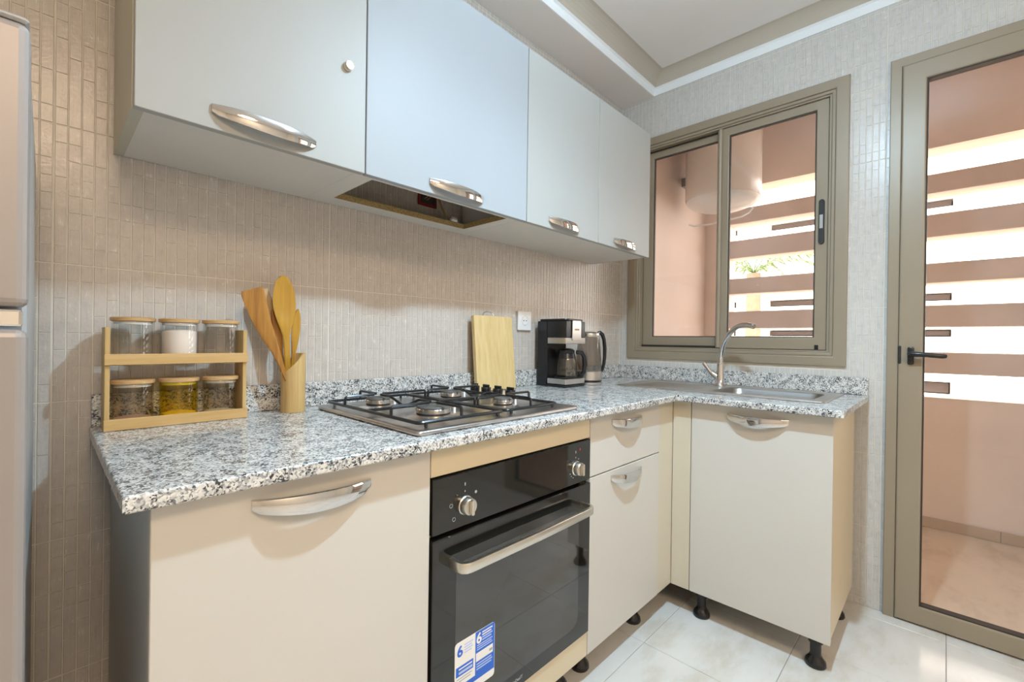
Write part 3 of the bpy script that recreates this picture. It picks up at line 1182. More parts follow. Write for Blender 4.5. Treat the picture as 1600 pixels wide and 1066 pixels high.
ring_mark(-1.730, .7075, .0042)
ring_mark(-1.7215, .6755, .0042)
MB().prism(rrect(-1.6605, -1.6535, .7195, .7265, .0032), (0, DY - .0044, 0), (1, 0, 0), (0, 0, 1), (0, .0003, 0)).build('control_mark', 'grey_print', ov)
for z0, z1 in ((.7445, .7515), (.730, .7335)):
    for kx in (-1.690, -1.263):
        MB().box(kx - .0014, kx + .0014, DY - .0044, DY - .0040, z0, z1).build('control_mark', 'grey_print', ov)
for a in (205, 225, 245, 315, 60):
    x, z = -1.263 + .029 * math.cos(math.radians(a)), .7005 + .029 * math.sin(math.radians(a))
    MB().prism(rrect(x - .0018, x + .0018, z - .0018, z + .0018, .0016), (0, DY - .0044, 0), (1, 0, 0), (0, 0, 1), (0, .0003, 0)).build('control_mark', 'grey_print', ov)
MB().lathe([(.0042, 0), (.0042, .001), (.003, .0018), (0, .002)], (-1.2435, DY - .004, .753), 16, 'y').build('indicator_light', 'red_lamp', ov)
# maker's mark
lx, lz = -1.513, .203
m = MB()
m.tube([(lx - .030 + .0075 * math.cos(2 * PI * k / 18), DY - .0064, lz + .0075 * math.sin(2 * PI * k / 18)) for k in range(18)], .0007, 4, closed=True)
m.box(lx - .0308, lx - .0292, DY - .0066, DY - .0060, lz - .0045, lz + .0015).box(lx - .0308, lx - .0292, DY - .0066, DY - .0060, lz + .003, lz + .0045)
m.build('maker_mark', 'grey_print', od)
text_mesh('inDesIT', .0115, 'grey_print', 'maker_mark', od, (lx + .007, DY - .0064, lz), (1, 0, 0), (0, 0, 1), (0, -1, 0), .0002)

# warranty sticker
st = tag(empty('sticker', (-1.655, DY - .006, .28)), 'blue and white warranty sticker with two sixes on the oven door glass', 'sticker')
yb = DY - .0068


def flat(name, mat, x0, x1, z0, z1, lay, r=0.0):
    y = yb - .00025 * lay
    o = rrect(x0, x1, z0, z1, r, 4) if r else [(x0, z0), (x1, z0), (x1, z1), (x0, z1)]
    return MB().prism(o, (0, y, 0), (1, 0, 0), (0, 0, 1), (0, -.0002, 0)).build(name, mat, st)


sx0, sxm, sx1, sz0, sz1 = -1.716, -1.6545, -1.592, .262, .393
flat('paper', 'white_print', sx0, sx1, sz0, sz1, 0, .008)
flat('print_field', 'blue_print', sxm, sx1 - .001, .292, sz1 - .001, 1)
flat('print_field', 'blue_print', sx0 + .001, sx1 - .001, .280, .2925, 1)
flat('print_field', 'blue_print', sx0 + .004, sxm - .006, .315, .337, 1)
flat('print_field', 'white_print', sxm + .002, sx1 - .006, .322, .342, 2)
flat('print_line', 'grey_print', sx1 - .018, sx1 - .008, .328, .334, 3)
text_mesh('6', .034, 'blue_print', 'numeral', st, (sx0 + .015, yb - .0005, .370), (1, 0, 0), (0, 0, 1), (0, -1, 0), .0009)
text_mesh('6', .034, 'white_print', 'numeral', st, (sxm + .011, yb - .0008, .374), (1, 0, 0), (0, 0, 1), (0, -1, 0), .0009)
for k in range(4):
    flat('print_line', 'pale_print', sx0 + .028, sxm - .008 - .003 * (k % 2), .379 - k * .006, .3815 - k * .006, 1)
    flat('print_line', 'white_print' if k < 2 else 'pale_print', sxm + .021, sx1 - .008 - .004 * (k % 2), .383 - k * .006, .386 - k * .006, 2)
for k in range(3):
    flat('print_line', 'pale_print', sxm + .005, sx1 - .008 - .003 * (k % 2), .358 - k * .005, .3602 - k * .005, 2)
    flat('print_line', 'pale_print', sxm + .004, sx1 - .008 - .003 * ((k + 1) % 2), .314 - k * .006, .3168 - k * .006, 2)
flat('print_line', 'white_print', sx0 + .012, sxm - .010, .329, .3318, 2)
flat('print_line', 'pale_print', sx0 + .012, sxm - .009, .319, .3245, 2)
flat('print_line', 'grey_print', sx0 + .006, sxm - .010, .308, .310, 1)
flat('print_line', 'grey_print', sx0 + .006, sxm - .014, .302, .304, 1)

# ================================================================== HOB
hob = tag(empty('gas_hob', (-1.522, -.34, H)), 'stainless steel four-burner gas hob with black wire grates', 'hob')
hx0, hx1, hy0, hy1 = -1.812, -1.232, -.592, -.085
MB().prism(rrect(hx0, hx1, hy0, hy1, .012), (0, 0, H + .0005), (1, 0, 0), (0, 1, 0), (0, 0, .0105), bev=.005, seg=3).build('hob_plate', 'hob_steel', hob, smooth=True)
ZP = H + .011
MB().box(hx0 + .035, hx1 - .03, hy0 + .04, hy1 - .035, H - .022, H + .0004).build('burner_box', 'fridge_side', hob)
BR = [(-1.668, -.450, .052, .036), (-1.690, -.215, .040, .027), (-1.425, -.215, .040, .027), (-1.420, -.452, .034, .021)]
for bx, by, rd, rc in BR:
    bo = MB().lathe([(rd + .018, 0), (rd + .012, .003), (rd + .004, .0055), (rd - .002, .007), (rd - .010, .0075)], (bx, by, ZP), 40).build('burner_base', 'hob_steel', hob)
    MB().lathe([(rc + .006, .0076), (rc + .007, .0076), (rc + .007, .010)], (bx, by, ZP), 40).build('burner_gap', 'black_matt', hob)
    rg = MB()
    rg.lathe([(rc + .004, .010), (rc + .007, .011), (rc + .008, .020), (rc + .006, .022)], (bx, by, ZP), 40)
    for k in range(20):
        a = 2 * PI * k / 20
        c_, s_ = math.cos(a), math.sin(a)
        q = (bx + (rc + .0075) * c_, by + (rc + .0075) * s_)
        rg.box(q[0] - .001, q[0] + .001, q[1] - .001, q[1] + .001, ZP + .015, ZP + .0225)
    rg.build('flame_ring', 'alu', bo)
    MB().lathe([(rc + .006, .0222), (rc + .007, .024), (rc + .004, .0275), (0, .0285)], (bx, by, ZP), 40).build('burner_cap', 'brass_cap', bo)
    MB().lathe([(.0035, 0), (.0035, .018), (.002, .020)], (bx + rd + .004, by - .015, ZP), 10).build('igniter', 'plastic_white', bo)

R_ = .0038
for gx0_, gx1_, bs in ((-1.790, -1.528, (0, 1)), (-1.518, -1.305, (3, 2))):
    g = MB()
    zl, zh = ZP + .012, ZP + .036
    y0, y1 = hy0 + .030, hy1 - .022
    cr = .012
    fr_pts = []
    for cx_, cy_, a0 in ((gx1_ - cr, y0 + cr, -PI / 2), (gx1_ - cr, y1 - cr, 0), (gx0_ + cr, y1 - cr, PI / 2), (gx0_ + cr, y0 + cr, PI)):
        for k in range(4):
            a = a0 + PI / 2 * k / 3
            fr_pts.append((cx_ + cr * math.cos(a), cy_ + cr * math.sin(a), zl))
    g.tube(fr_pts, R_ * 1.1, 8, closed=True)
    (fx, fy, _, _), (kx_, ky_, _, _) = BR[bs[0]], BR[bs[1]]
    ym = (fy + ky_) / 2

    def wire(p):
        out = [Vector(p[0])]
        for i in range(1, len(p) - 1):
            a, c_, d_ = Vector(p[i - 1]), Vector(p[i]), Vector(p[i + 1])
            r_ = min(.006, (a - c_).length * .4, (d_ - c_).length * .4)
            out += [c_ + (a - c_).normalized() * r_, c_ + ((a - c_).normalized() + (d_ - c_).normalized()) * r_ * .3, c_ + (d_ - c_).normalized() * r_]
        out.append(Vector(p[-1]))
        g.tube(out, R_, 7)
    # front and back fingers
    wire([(fx, y0, zl), (fx, y0, zh), (fx, fy - .014, zh)])
    wire([(kx_, y1, zl), (kx_, y1, zh), (kx_, ky_ + .014, zh)])
    # side fingers
    for bx, by in ((fx, fy), (kx_, ky_)):
        wire([(gx0_, by, zl), (gx0_, by, zh), (bx - .014, by, zh)])
        wire([(gx1_, by, zl), (gx1_, by, zh), (bx + .014, by, zh)])
    # wire dipping between the burners
    wire([(fx, fy + .014, zh), (fx, ym - .055, zh), ((fx + kx_) / 2, ym, zl), (kx_, ym + .055, zh), (kx_, ky_ - .014, zh)])
    wire([(gx0_, ym, zl), ((gx0_ + gx1_) / 2, ym, zl), (gx1_, ym, zl)])
    gr = g.build('grate', 'iron', hob)
    for px_ in (gx0_ + .02, gx1_ - .02):
        for py_ in (y0, y1):
            MB().lathe([(.003, .0005), (.0042, .003), (.0042, .012)], (px_, py_, ZP), 10).build('rubber_foot', 'black_matt', gr)
for i, ky in enumerate((-.155, -.215, -.275, -.335)):
    ko = MB().lathe([(.019, .0005), (.019, .004), (.0165, .006), (.0175, .026), (.0165, .0285), (0, .029)], (-1.268, ky, ZP), 24).build('knob', 'black', hob)
    MB().box(-1.268 - .003, -1.268 + .003, ky - .0165, ky + .0165, ZP + .0285, ZP + .038, bev=.0015).build('knob_grip', 'black', ko)

# ================================================================== SINK + TAP
sk_ = tag(empty('sink', (-.27, -.67, H)), 'stainless steel inset sink with draining board under the window', 'sink')
s = MB()
su = sorted([-.470, -.445, SX0 + .004, SX1 - .004, -.085, -.062])
sv = sorted([-1.090, -1.065, SY0 + .004, SY1 - .004, -.62, -.285, -.255])
s.grid_slab('z', H + .0006, H + .0030, [-.470, SX0 + .004, SX1 - .004, -.062], [-1.090, SY0 + .004, SY1 - .004, -.255],
            lambda x, y: not (SX0 + .004 < x < SX1 - .004 and SY0 + .004 < y < SY1 - .004))
rim = []
s.ring  # raised outer rim as a thin tube
s.tube([(-.466 + .0, -1.080, H + .003), (-.466, -.275, H + .003), (-.455, -.262, H + .003), (-.077, -.260, H + .003), (-.066, -.272, H + .003), (-.066, -1.078, H + .003), (-.078, -1.086, H + .003), (-.456, -1.086, H + .003)], .0028, 6, closed=True)
s.build('sink_rim', 'steel', sk_, smooth=False)
# bowl, one skin with thickness
bo = MB()
b = bo.bm
levels = []
for ins, z, r in ((0.0, H + .003, .045), (.006, H - .004, .045), (.014, H - .06, .05), (.022, H - .135, .055), (.045, H - .155, .05), (.10, H - .160, .03)):
    levels.append([b.verts.new((p[0], p[1], z)) for p in rrect(SX0 + .005 + ins, SX1 - .005 - ins, SY0 + .005 + ins, SY1 - .005 - ins, r, 5)])
for A, B in zip(levels, levels[1:]):
    for k in range(len(A)):
        j = (k + 1) % len(A)
        b.faces.new([A[k], B[k], B[j], A[j]])
b.faces.new(levels[-1])
bmesh.ops.solidify(b, geom=b.faces[:], thickness=0.0008)
bo.smooth = True
bo.build('bowl', 'steel', sk_)
# corner fillets between the round bowl and the square plate hole
rp = rrect(SX0 + .005, SX1 - .005, SY0 + .005, SY1 - .005, .045, 5)
cs = [(SX1 - .003, SY0 + .003), (SX1 - .003, SY1 - .003), (SX0 + .003, SY1 - .003), (SX0 + .003, SY0 + .003)]
for k in range(4):
    MB().prism([cs[k]] + rp[k * 6:(k + 1) * 6], (0, 0, H + .0008), (1, 0, 0), (0, 1, 0), (0, 0, .0022)).build('bowl_corner', 'steel', sk_)
MB().lathe([(.040, 0), (.040, .003), (.030, .0015), (0, .001)], ((SX0 + SX1) / 2, (SY0 + SY1) / 2, H - .1585), 24).build('drain', 'chrome', sk_)
for k in range(7):
    x = -.42 + k * .035
    MB().tube([(x, -.60, H + .0028), (x, -.58, H + .0042), (x, -.35, H + .0042), (x, -.33, H + .0028)], .0035, 6).build('drain_rib', 'steel', sk_)
tp = tag(empty('tap', (-.105, -.625, H)), 'chrome swan-neck mixer tap behind the sink, lever to the left', 'tap')
tx, ty = -.125, -.618
MB().lathe([(.026, .0035), (.026, .008), (.021, .014), (.019, .05), (.0165, .075), (.0160, .108), (.0125, .112)], (tx, ty, H), 24).build('tap_body', 'chrome', tp)
sp = []
for k in range(18):
    t = k / 17
    # quarter-like swan neck leaning over the bowl
    a = t * PI * 0.62
    sp.append((tx - .118 * (1 - math.cos(a)) * .62, ty - .152 * (1 - math.cos(a)) * .78, H + .108 + .030 * t + .157 * math.sin(a)))
MB().tube([(tx, ty, H + .100)] + sp, [.0130] + [.0130 - .0025 * k / 17 for k in range(18)], 14).build('spout', 'chrome', tp)
e_, e0 = Vector(sp[-1]), Vector(sp[-2])
MB().lathe([(.0105, 0), (.0115, .002), (.0115, .018), (.010, .020)], e_ - (e_ - e0).normalized() * .004, 16, (e_ - e0).normalized()).build('aerator', 'chrome', tp)
lv = MB()
lv.tube([(tx, ty + .004, H + .040), (tx - .012, ty + .030, H + .060), (tx - .016, ty + .038, H + .068)], [.014, .0135, .011], 12)
lv.tube([(tx - .016, ty + .036, H + .064), (tx - .030, ty + .066, H + .110)], [.0075, .0095], 10)
lv.build('lever', 'chrome', tp)

# ================================================================== UPPER CABINETS
GUP = 'wall cabinets above the worktop'


def wall_cab(name, x0, x1, doormat, label, hx, hz, left_mat='olive', bottom='full', hlen=.205):
    r = tag(empty(name, ((x0 + x1) / 2, -.17, UZ)), label, 'cabinet', GUP)
    t = .018
    MB().box(x0, x0 + t, -.316, -.005, UZ, UT).build('side_panel', left_mat, r)
    MB().box(x1 - t, x1, -.316, -.005, UZ, UT).build('side_panel', 'carcass_white', r)
    MB().box(x0 + t, x1 - t, -.316, -.005, UT - t, UT).build('top_panel', 'carcass_white', r)
    if bottom == 'full':
        MB().box(x0 + t, x1 - t, -.316, -.005, UZ + .0005, UZ + t).build('bottom_panel', 'carcass_white', r)
        MB().box(x0 + t, x1 - t, -.010, -.005, UZ + t, UT - t).build('back_panel', 'carcass_white', r)
    else:
        hx0_, hx1_, hy0_, hy1_ = -1.765, -1.262, -.300, -.072
        MB().grid_slab('z', UZ + .0005, UZ + .0195, [x0 + t, hx0_, hx1_, x1 - t], [-.316, hy0_, hy1_, -.005],
                       lambda x, y: not (hx0_ < x < hx1_ and hy0_ < y < hy1_)).build('bottom_panel', 'carcass_white', r)
        MB().grid_slab('z', UZ + .0012, UZ + .0190, [hx0_, hx0_ + .0012, hx1_ - .0012, hx1_], [hy0_, hy0_ + .0012, hy1_ - .0012, hy1_],
                       lambda x, y: not (hx0_ + .0012 < x < hx1_ - .0012 and hy0_ + .0012 < y < hy1_ - .0012)).build('cut_edge', 'chip', r)['label'] = 'raw chipboard edge of the hood opening'
    d_ = MB().box(x0 + .0015, x1 - .0015, UY, UY + .018, UZ - .003, UT, bev=.0012).build('door', doormat, r)
    bow_handle(hx, UY, hz, 'x', d_, length=hlen, tilt=-0.03)
    return r, d_


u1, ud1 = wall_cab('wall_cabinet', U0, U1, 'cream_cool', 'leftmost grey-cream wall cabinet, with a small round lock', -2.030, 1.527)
MB().lathe([(.0115, 0), (.0115, .003), (.0100, .004), (.0100, .012), (.0090, .0128), (0, .0128)], (-1.852, UY, 1.737), 20, 'y').build('lock', 'satin', ud1)
MB().box(-1.8535, -1.8505, UY - .0134, UY - .0124, 1.7335, 1.7405).build('keyhole', 'black', ud1)
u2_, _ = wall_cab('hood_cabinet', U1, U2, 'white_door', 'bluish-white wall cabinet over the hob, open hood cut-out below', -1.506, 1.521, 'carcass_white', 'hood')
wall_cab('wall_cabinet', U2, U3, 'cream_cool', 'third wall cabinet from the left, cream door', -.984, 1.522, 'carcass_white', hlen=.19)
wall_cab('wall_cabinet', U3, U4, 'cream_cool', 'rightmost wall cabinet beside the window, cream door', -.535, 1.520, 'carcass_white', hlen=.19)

# wiring inside the hood cabinet
jb = tag(empty('junction_box', (-1.385, -.006, 1.565)), 'red junction box with loose wires inside the hood cut-out', 'electrical box')
MB().box(-1.425, -1.342, -.012, -.0045, 1.565, 1.648, bev=.003).build('box_rim', 'red_box', jb)
MB().box(-1.416, -1.351, -.0135, -.0118, 1.574, 1.639).build('box_inside', 'slot', jb)
for k, (dz, dx) in enumerate(((0, 0), (.004, .006), (-.003, .010))):
    MB().tube([(-1.40 + dx, -.013, 1.590 + dz), (-1.385 + dx, -.030, 1.608 + dz), (-1.365 + dx, -.040, 1.598), (-1.355 + dx, -.048, 1.565), (-1.340 + dx * .6, -.056, 1.535), (-1.322 + dx * .5, -.063, 1.520), (-1.312 + dx * .4, -.068, 1.5185)], .0018, 6).build('wire', 'wire', jb)
tb = MB()
tb.box(-1.322, -1.296, -.079, -.063, 1.5142, 1.5245, bev=.002)
for k in range(3):
    tb.lathe([(.0028, 0), (.0028, .007)], (-1.317 + .008 * k, -.071, 1.524), 8)
tb.build('terminal_block', 'plastic_white', jb)

# ================================================================== FRIDGE
fx0, fx1, fyf = -2.97, -2.372, -.650
fr = tag(empty('fridge', (-2.67, -.35, 0)), 'silver two-door fridge at the left edge of the picture', 'fridge')
MB().box(fx0, fx1 - .002, -.585, -.03, .03, 1.425, bev=.004).build('body', 'fridge_side', fr)
dt = MB().box(fx0, fx1, fyf, -.597, 1.108, 1.424, bev=.009, seg=3).build('door', 'fridge', fr)
dl = MB().box(fx0, fx1, fyf, -.597, .06, 1.083, bev=.009, seg=3).build('door', 'fridge', fr)
MB().box(fx0 + .02, fx1 - .006, -.596, -.5855, 1.112, 1.420).build('gasket', 'rubber', dt)
MB().box(fx0 + .02, fx1 - .006, -.596, -.5855, .07, 1.080).build('gasket', 'rubber', dl)
hs = MB()
hs.box(fx0 + .01, fx1 - .004, fyf + .008, -.60, 1.0855, 1.1055, bev=.003, seg=2)
hs.build('handle_strip', 'chrome', fr)
MB().box(fx1 - .030, fx1 - .001, fyf + .004, -.56, 1.4255, 1.432, bev=.003).build('hinge_cap', 'fridge_side', fr)
for x in (fx0 + .05, fx1 - .05):
    for y in (-.54, -.09):
        MB().lathe([(.018, 0), (.018, .012), (.008, .014), (.008, .032)], (x, y, 0), 12).build('foot', 'black', fr)

# ================================================================== OBJECTS ON THE WORKTOP
# spice rack
rk = tag(empty('spice_rack', (-2.134, -.07, H)), 'two-tier bamboo spice rack on the left of the worktop', 'rack')
rx0, rx1, ry0, ry1 = -2.270, -1.998, -.106, -.028
for xa, xb_ in ((rx0, rx0 + .009), (rx1 - .009, rx1)):
    MB().box(xa, xb_, ry0 + .0075, ry1, H + .0005, 1.094, bev=.001).build('side_panel', 'bamboo_z', rk)
for z0, z1 in ((H + .0005, .895), (1.012, 1.036)):
    MB().box(rx0 - .001, rx1 + .001, ry0, ry0 + .007, z0, z1, bev=.001).build('front_rail', 'bamboo_x', rk)
for z in (H + .003, 1.013):
    MB().box(rx0 + .0095, rx1 - .0095, ry0 + .0075, ry1, z, z + .006).build('shelf', 'bamboo_x', rk)
jar_defs = [
    (-2.2195, 1.0195, 'jar_glass', 'ochre_powder', .010, 'glass jar with bamboo lid, little powder, upper left in the rack'),
    (-2.1340, 1.0195, 'jar_glass', 'flour', .072, 'glass jar full of white flour, middle of the upper shelf'),
    (-2.0485, 1.0195, 'jar_glass', 'spice_tan', .008, 'nearly empty glass jar with bamboo lid, upper right in the rack'),
    (-2.2195, H + .0095, 'dusty_glass', 'spice_brown', .016, 'glass jar with brownish powder, lower left in the rack'),
    (-2.1340, H + .0095, 'yellow_glass', 'turmeric', .018, 'glass jar stained yellow by turmeric, middle of the lower shelf'),
    (-2.0485, H + .0095, 'dusty_glass', 'spice_tan', .014, 'glass jar with pale spice, lower right in the rack')]
jy, jr = -.0655, .0375
for jx, jz, gm, cm, ch, lab in jar_defs:
    j = tag(empty('storage_jar', (jx, jy, jz)), lab, 'jar', 'jars on the spice rack')
    hz_ = .088
    MB().lathe([(0, .0006), (jr - .003, .0006), (jr, .004), (jr, hz_ - .002), (jr - .0008, hz_), (jr - .0025, hz_), (jr - .0025, .005), (jr - .005, .0035), (0, .0035)], (jx, jy, jz), 36, cap=False).build('glass_body', gm, j)
    if ch > .05:
        MB().lathe([(0, .0042), (jr - .0040, .0042), (jr - .0034, .006), (jr - .0034, ch - .004), (jr * .6, ch), (jr * .2, ch - .003), (0, ch - .002)], (jx, jy, jz), 32).build('contents', cm, j)
    else:
        MB().lathe([(0, .0042), (jr - .0036, .0044), (jr - .0036, ch * .8), (jr * .5, ch), (0, ch * .8)], (jx, jy, jz), 32).build('contents', cm, j)
    MB().lathe([(jr - .0035, hz_ - .006), (jr - .0032, hz_ - .003), (jr - .0034, hz_ + .0005)], (jx, jy, jz), 32).build('seal', 'plastic_white', j)
    MB().lathe([(jr + .0010, hz_ + .0008), (jr + .0030, hz_ + .002), (jr + .0030, hz_ + .0085), (jr + .0010, hz_ + .0100)], (jx, jy, jz), 36).build('lid', 'lid', j)

# utensil holder
cx_, cy_ = -1.8765, -.0800
cr_ = .0315
hd_ = MB()
b = hd_.bm
nseg = 40
bot, top, itop, ibot = [], [], [], []
for k in range(nseg):
    a = 2 * PI * k / nseg
    c_, s_ = math.cos(a), math.sin(a)
    t = min(1.0, max(0.0, (c_ + 1.0) / 1.55))
    zt = .978 + .055 * t
    bot.append(b.verts.new((cx_ + cr_ * c_, cy_ + cr_ * s_, H + .0006)))
    top.append(b.verts.new((cx_ + cr_ * c_, cy_ + cr_ * s_, zt)))
    itop.append(b.verts.new((cx_ + (cr_ - .005) * c_, cy_ + (cr_ - .005) * s_, zt)))
    ibot.append(b.verts.new((cx_ + (cr_ - .005) * c_, cy_ + (cr_ - .005) * s_, H + .008)))
for k in range(nseg):
    j = (k + 1) % nseg
    for A, B in ((bot, top), (top, itop), (itop, ibot)):
        b.faces.new([A[k], A[j], B[j], B[k]])
b.faces.new(bot)
b.faces.new(ibot)
bmesh.ops.recalc_face_normals(b, faces=b.faces[:])
hd_.smooth = True
tag(hd_.build('utensil_holder', 'bamboo_z'), 'slant-cut bamboo utensil holder on the worktop right of the spice rack', 'holder')

GUT = 'wooden utensils in the bamboo holder'


def utensil(name, half, base, tipv, thick, mat, label, bowl=0.0, tiltn=0.0, cat='utensil'):
    """half: list of (s along axis, half width left, half width right); axis from base to tip; face towards -y"""
    b0, t0 = Vector(base), Vector(tipv)
    ax = (t0 - b0)
    ln = ax.length
    ax.normalize()
    nrm = Vector((0.0 + tiltn, -1, 0))
    nrm = (nrm - ax * nrm.dot(ax)).normalized()
    wd = ax.cross(nrm).normalized()
    if wd.x < 0:
        wd = -wd
    mb = MB()
    b = mb.bm
    m = 9
    F, Bk = [], []
    for s, wl, wr in half:
        rf, rb = [], []
        for k in range(m):
            t = k / (m - 1)
            w_ = -wl + (wl + wr) * t
            e = 1 - (2 * t - 1) ** 2
            dish = bowl * e * (1 if s > .62 else 0) * min(1, (s - .62) / .12 if s > .62 else 0) * min(1, (1.001 - s) / .1)
            p = b0 + ax * (ln * s) + wd * w_
            edge = .35 + .65 * min(1, e * 3)
            rf.append(b.verts.new(p + nrm * (thick / 2 * edge - dish)))
            rb.append(b.verts.new(p - nrm * (thick / 2 * edge + dish)))
        F.append(rf)
        Bk.append(rb)
    for i in range(len(F) - 1):
        for k in range(m - 1):
            b.faces.new([F[i][k], F[i][k + 1], F[i + 1][k + 1], F[i + 1][k]])
            b.faces.new([Bk[i][k], Bk[i + 1][k], Bk[i + 1][k + 1], Bk[i][k + 1]])
        b.faces.new([F[i][0], F[i + 1][0], Bk[i + 1][0], Bk[i][0]])
        b.faces.new([F[i][-1], Bk[i][-1], Bk[i + 1][-1], F[i + 1][-1]])
    for i in (0, -1):
        for k in range(m - 1):
            b.faces.new([F[i][k], F[i][k + 1], Bk[i][k + 1], Bk[i][k]])
    bmesh.ops.recalc_face_normals(b, faces=b.faces[:])
    mb.smooth = True
    return tag(mb.build(name, mat), label, cat, GUT)


def spoonw(hw, hd, n=30, shaft_end=.60):
    out = []
    for i in range(n + 1):
        s = 1 - (1 - i / n) ** 1.7
        t = (s - shaft_end) / (1 - shaft_end)
        if t <= 0:
            w_ = hw
        elif t < .56:
            u = t / .56
            w_ = hw + (hd - hw) * (u * u * (3 - 2 * u)) ** .8
        else:
            w_ = hd * math.sqrt(max(0.0004, 1 - ((t - .56) / .44) ** 2.1))
        out.append((s, w_, w_))
    return out


utensil('wooden_spoon', spoonw(.008, .0300, shaft_end=.52), (-1.884, -.078, H + .012), (-1.9045, -.074, 1.247), .006, 'spoon',
        'large round-headed wooden spoon, tallest in the holder', bowl=.005, cat='spoon')
sp_w = [(0, .006, .006), (.2, .006, .006), (.38, .007, .007), (.5, .012, .009), (.62, .022, .012), (.75, .029, .015), (.88, .031, .021), (.97, .031, .026), (1.0, .027, .024)]
utensil('wooden_spatula', sp_w, (-1.870, -.096, H + .012), (-1.985, -.092, 1.202), .006, 'spoon_dark',
        'broad dark-tipped wooden spatula leaning furthest left in the holder', cat='spatula')
utensil('wooden_turner', [(0, .006, .006), (.5, .006, .006), (.66, .011, .010), (.85, .013, .012), (1.0, .011, .013)], (-1.890, -.066, H + .012), (-1.919, -.060, 1.152), .006, 'spoon_dark',
        'narrow dark turner between the spatula and the big spoon', cat='spatula')
utensil('wooden_spoon', spoonw(.005, .0115, shaft_end=.5), (-1.882, -.062, H + .012), (-1.858, -.058, 1.158), .006, 'spoon',
        'slim wooden spoon showing behind the right of the big spoon', bowl=.002, cat='spoon')
utensil('wooden_fork', [(0, .007, .007), (.5, .008, .008), (.7, .011, .011), (.9, .014, .014), (1.0, .010, .010)], (-1.868, -.058, H + .012), (-1.945, -.052, 1.208), .006, 'pale_wood',
        'pale wooden utensil tip behind the spatula and big spoon', cat='utensil')

# cutting board leaning on the upstand
cb = tag(empty('cutting_board', (-1.07, -.05, H)), 'pale wooden cutting board leaning on the wall behind the hob knobs', 'cutting board')
th = math.atan2(.030, .305)
bx0, bx1 = -1.180, -.962
uvec = Vector((1, 0, 0))
vvec = Vector((0, math.sin(th), math.cos(th)))
nvec = Vector((0, -math.cos(th), math.sin(th)))
org = Vector((0, -.0545, H + .0012))
MB().prism(rrect(bx0, bx1, 0, .304, .006, 3), org, uvec, vvec, nvec * .018, bev=.002).build('board', 'board', cb)
hpts = []
for k in range(9):
    a = PI * k / 8
    hpts.append(org + nvec * .009 + uvec * (-1.094 - .030 * math.cos(a)) + vvec * (.302 + .020 * math.sin(a) ** .6))
MB().tube(hpts, .0018, 8).build('wire_handle', 'chrome', cb)

# wall socket
so_ = tag(empty('wall_socket', (-.846, -.005, 1.122)), 'white wall socket between the cutting board and the coffee maker', 'socket')
MB().box(-.890, -.802, -.013, -.0037, 1.122, 1.210, bev=.003, seg=2).build('cover_plate', 'plastic_white', so_)
MB().lathe([(.021, 0), (.021, .002), (.0195, .002), (.0195, .0005), (0, .0005)], (-.846, -.0128, 1.166), 32, 'y').build('socket_face', 'plastic_white', so_)
MB().lathe([(.0025, 0), (.0025, .0008)], (-.855, -.0133, 1.166), 10, 'y').lathe([(.0025, 0), (.0025, .0008)], (-.837, -.0133, 1.166), 10, 'y').build('pin_hole', 'black', so_)
MB().box(-.849, -.843, -.0150, -.0133, 1.1845, 1.188).box(-.849, -.843, -.0150, -.0133, 1.144, 1.1475).build('earth_clip', 'satin', so_)

# coffee maker
cm = tag(empty('coffee_maker', (-.708, -.1, H)), 'black and steel drip coffee maker with glass carafe, right of the socket', 'coffee maker')
kx0, kx1, ky0, ky1 = -.778, -.633, -.196, -.030
MB().box(kx0, kx1, -.088, ky1, H + .001, 1.1662, bev=.004, seg=2).build('water_tank', 'black', cm)
MB().box(kx0, kx1, ky0, -.089, H + .001, .880, bev=.002).box(kx0 + .004, kx1 - .004, ky0 + .004, -.089, .880, .911, bev=.002).build('base', 'black', cm)
MB().box(kx0, kx1, ky0, -.092, .8845, .9075, bev=.0015).build('base_band', 'steel', cm)
MB().lathe([(.052, .911), (.052, .9135), (.050, .914)], (-.706, -.142, 0), 32).build('hot_plate', 'black_matt', cm)
MB().box(kx0, kx1, ky0 + .001, -.0885, 1.092, 1.166, bev=.003, seg=2).build('filter_housing', 'black', cm)
MB().box(kx0 - .0006, kx1 + .0006, ky0, -.091, 1.064, 1.0915, bev=.002).build('head_band', 'steel', cm)
MB().prism(rrect(kx0 + .003, kx1 - .003, ky0 + .004, ky1 - .003, .02, 5), (0, 0, 1.1665), (1, 0, 0), (0, 1, 0), (0, 0, .0095), bev=.003).build('lid', 'black', cm)
MB().prism(rrect(-.738, -.672, 1.079, 1.168, .008), (0, ky0 - .0004, 0), (1, 0, 0), (0, 0, 1), (0, -.004, 0), bev=.0012).build('name_plate', 'steel', cm)
for k, (a0_, a1_) in enumerate(((-.722, -.716), (-.7145, -.7085), (-.707, -.701), (-.6995, -.6935), (-.692, -.688))):
    MB().box(a0_, a1_, ky0 - .0048, ky0 - .0043, 1.124, 1.1325).build('worn_print', 'wire', cm)
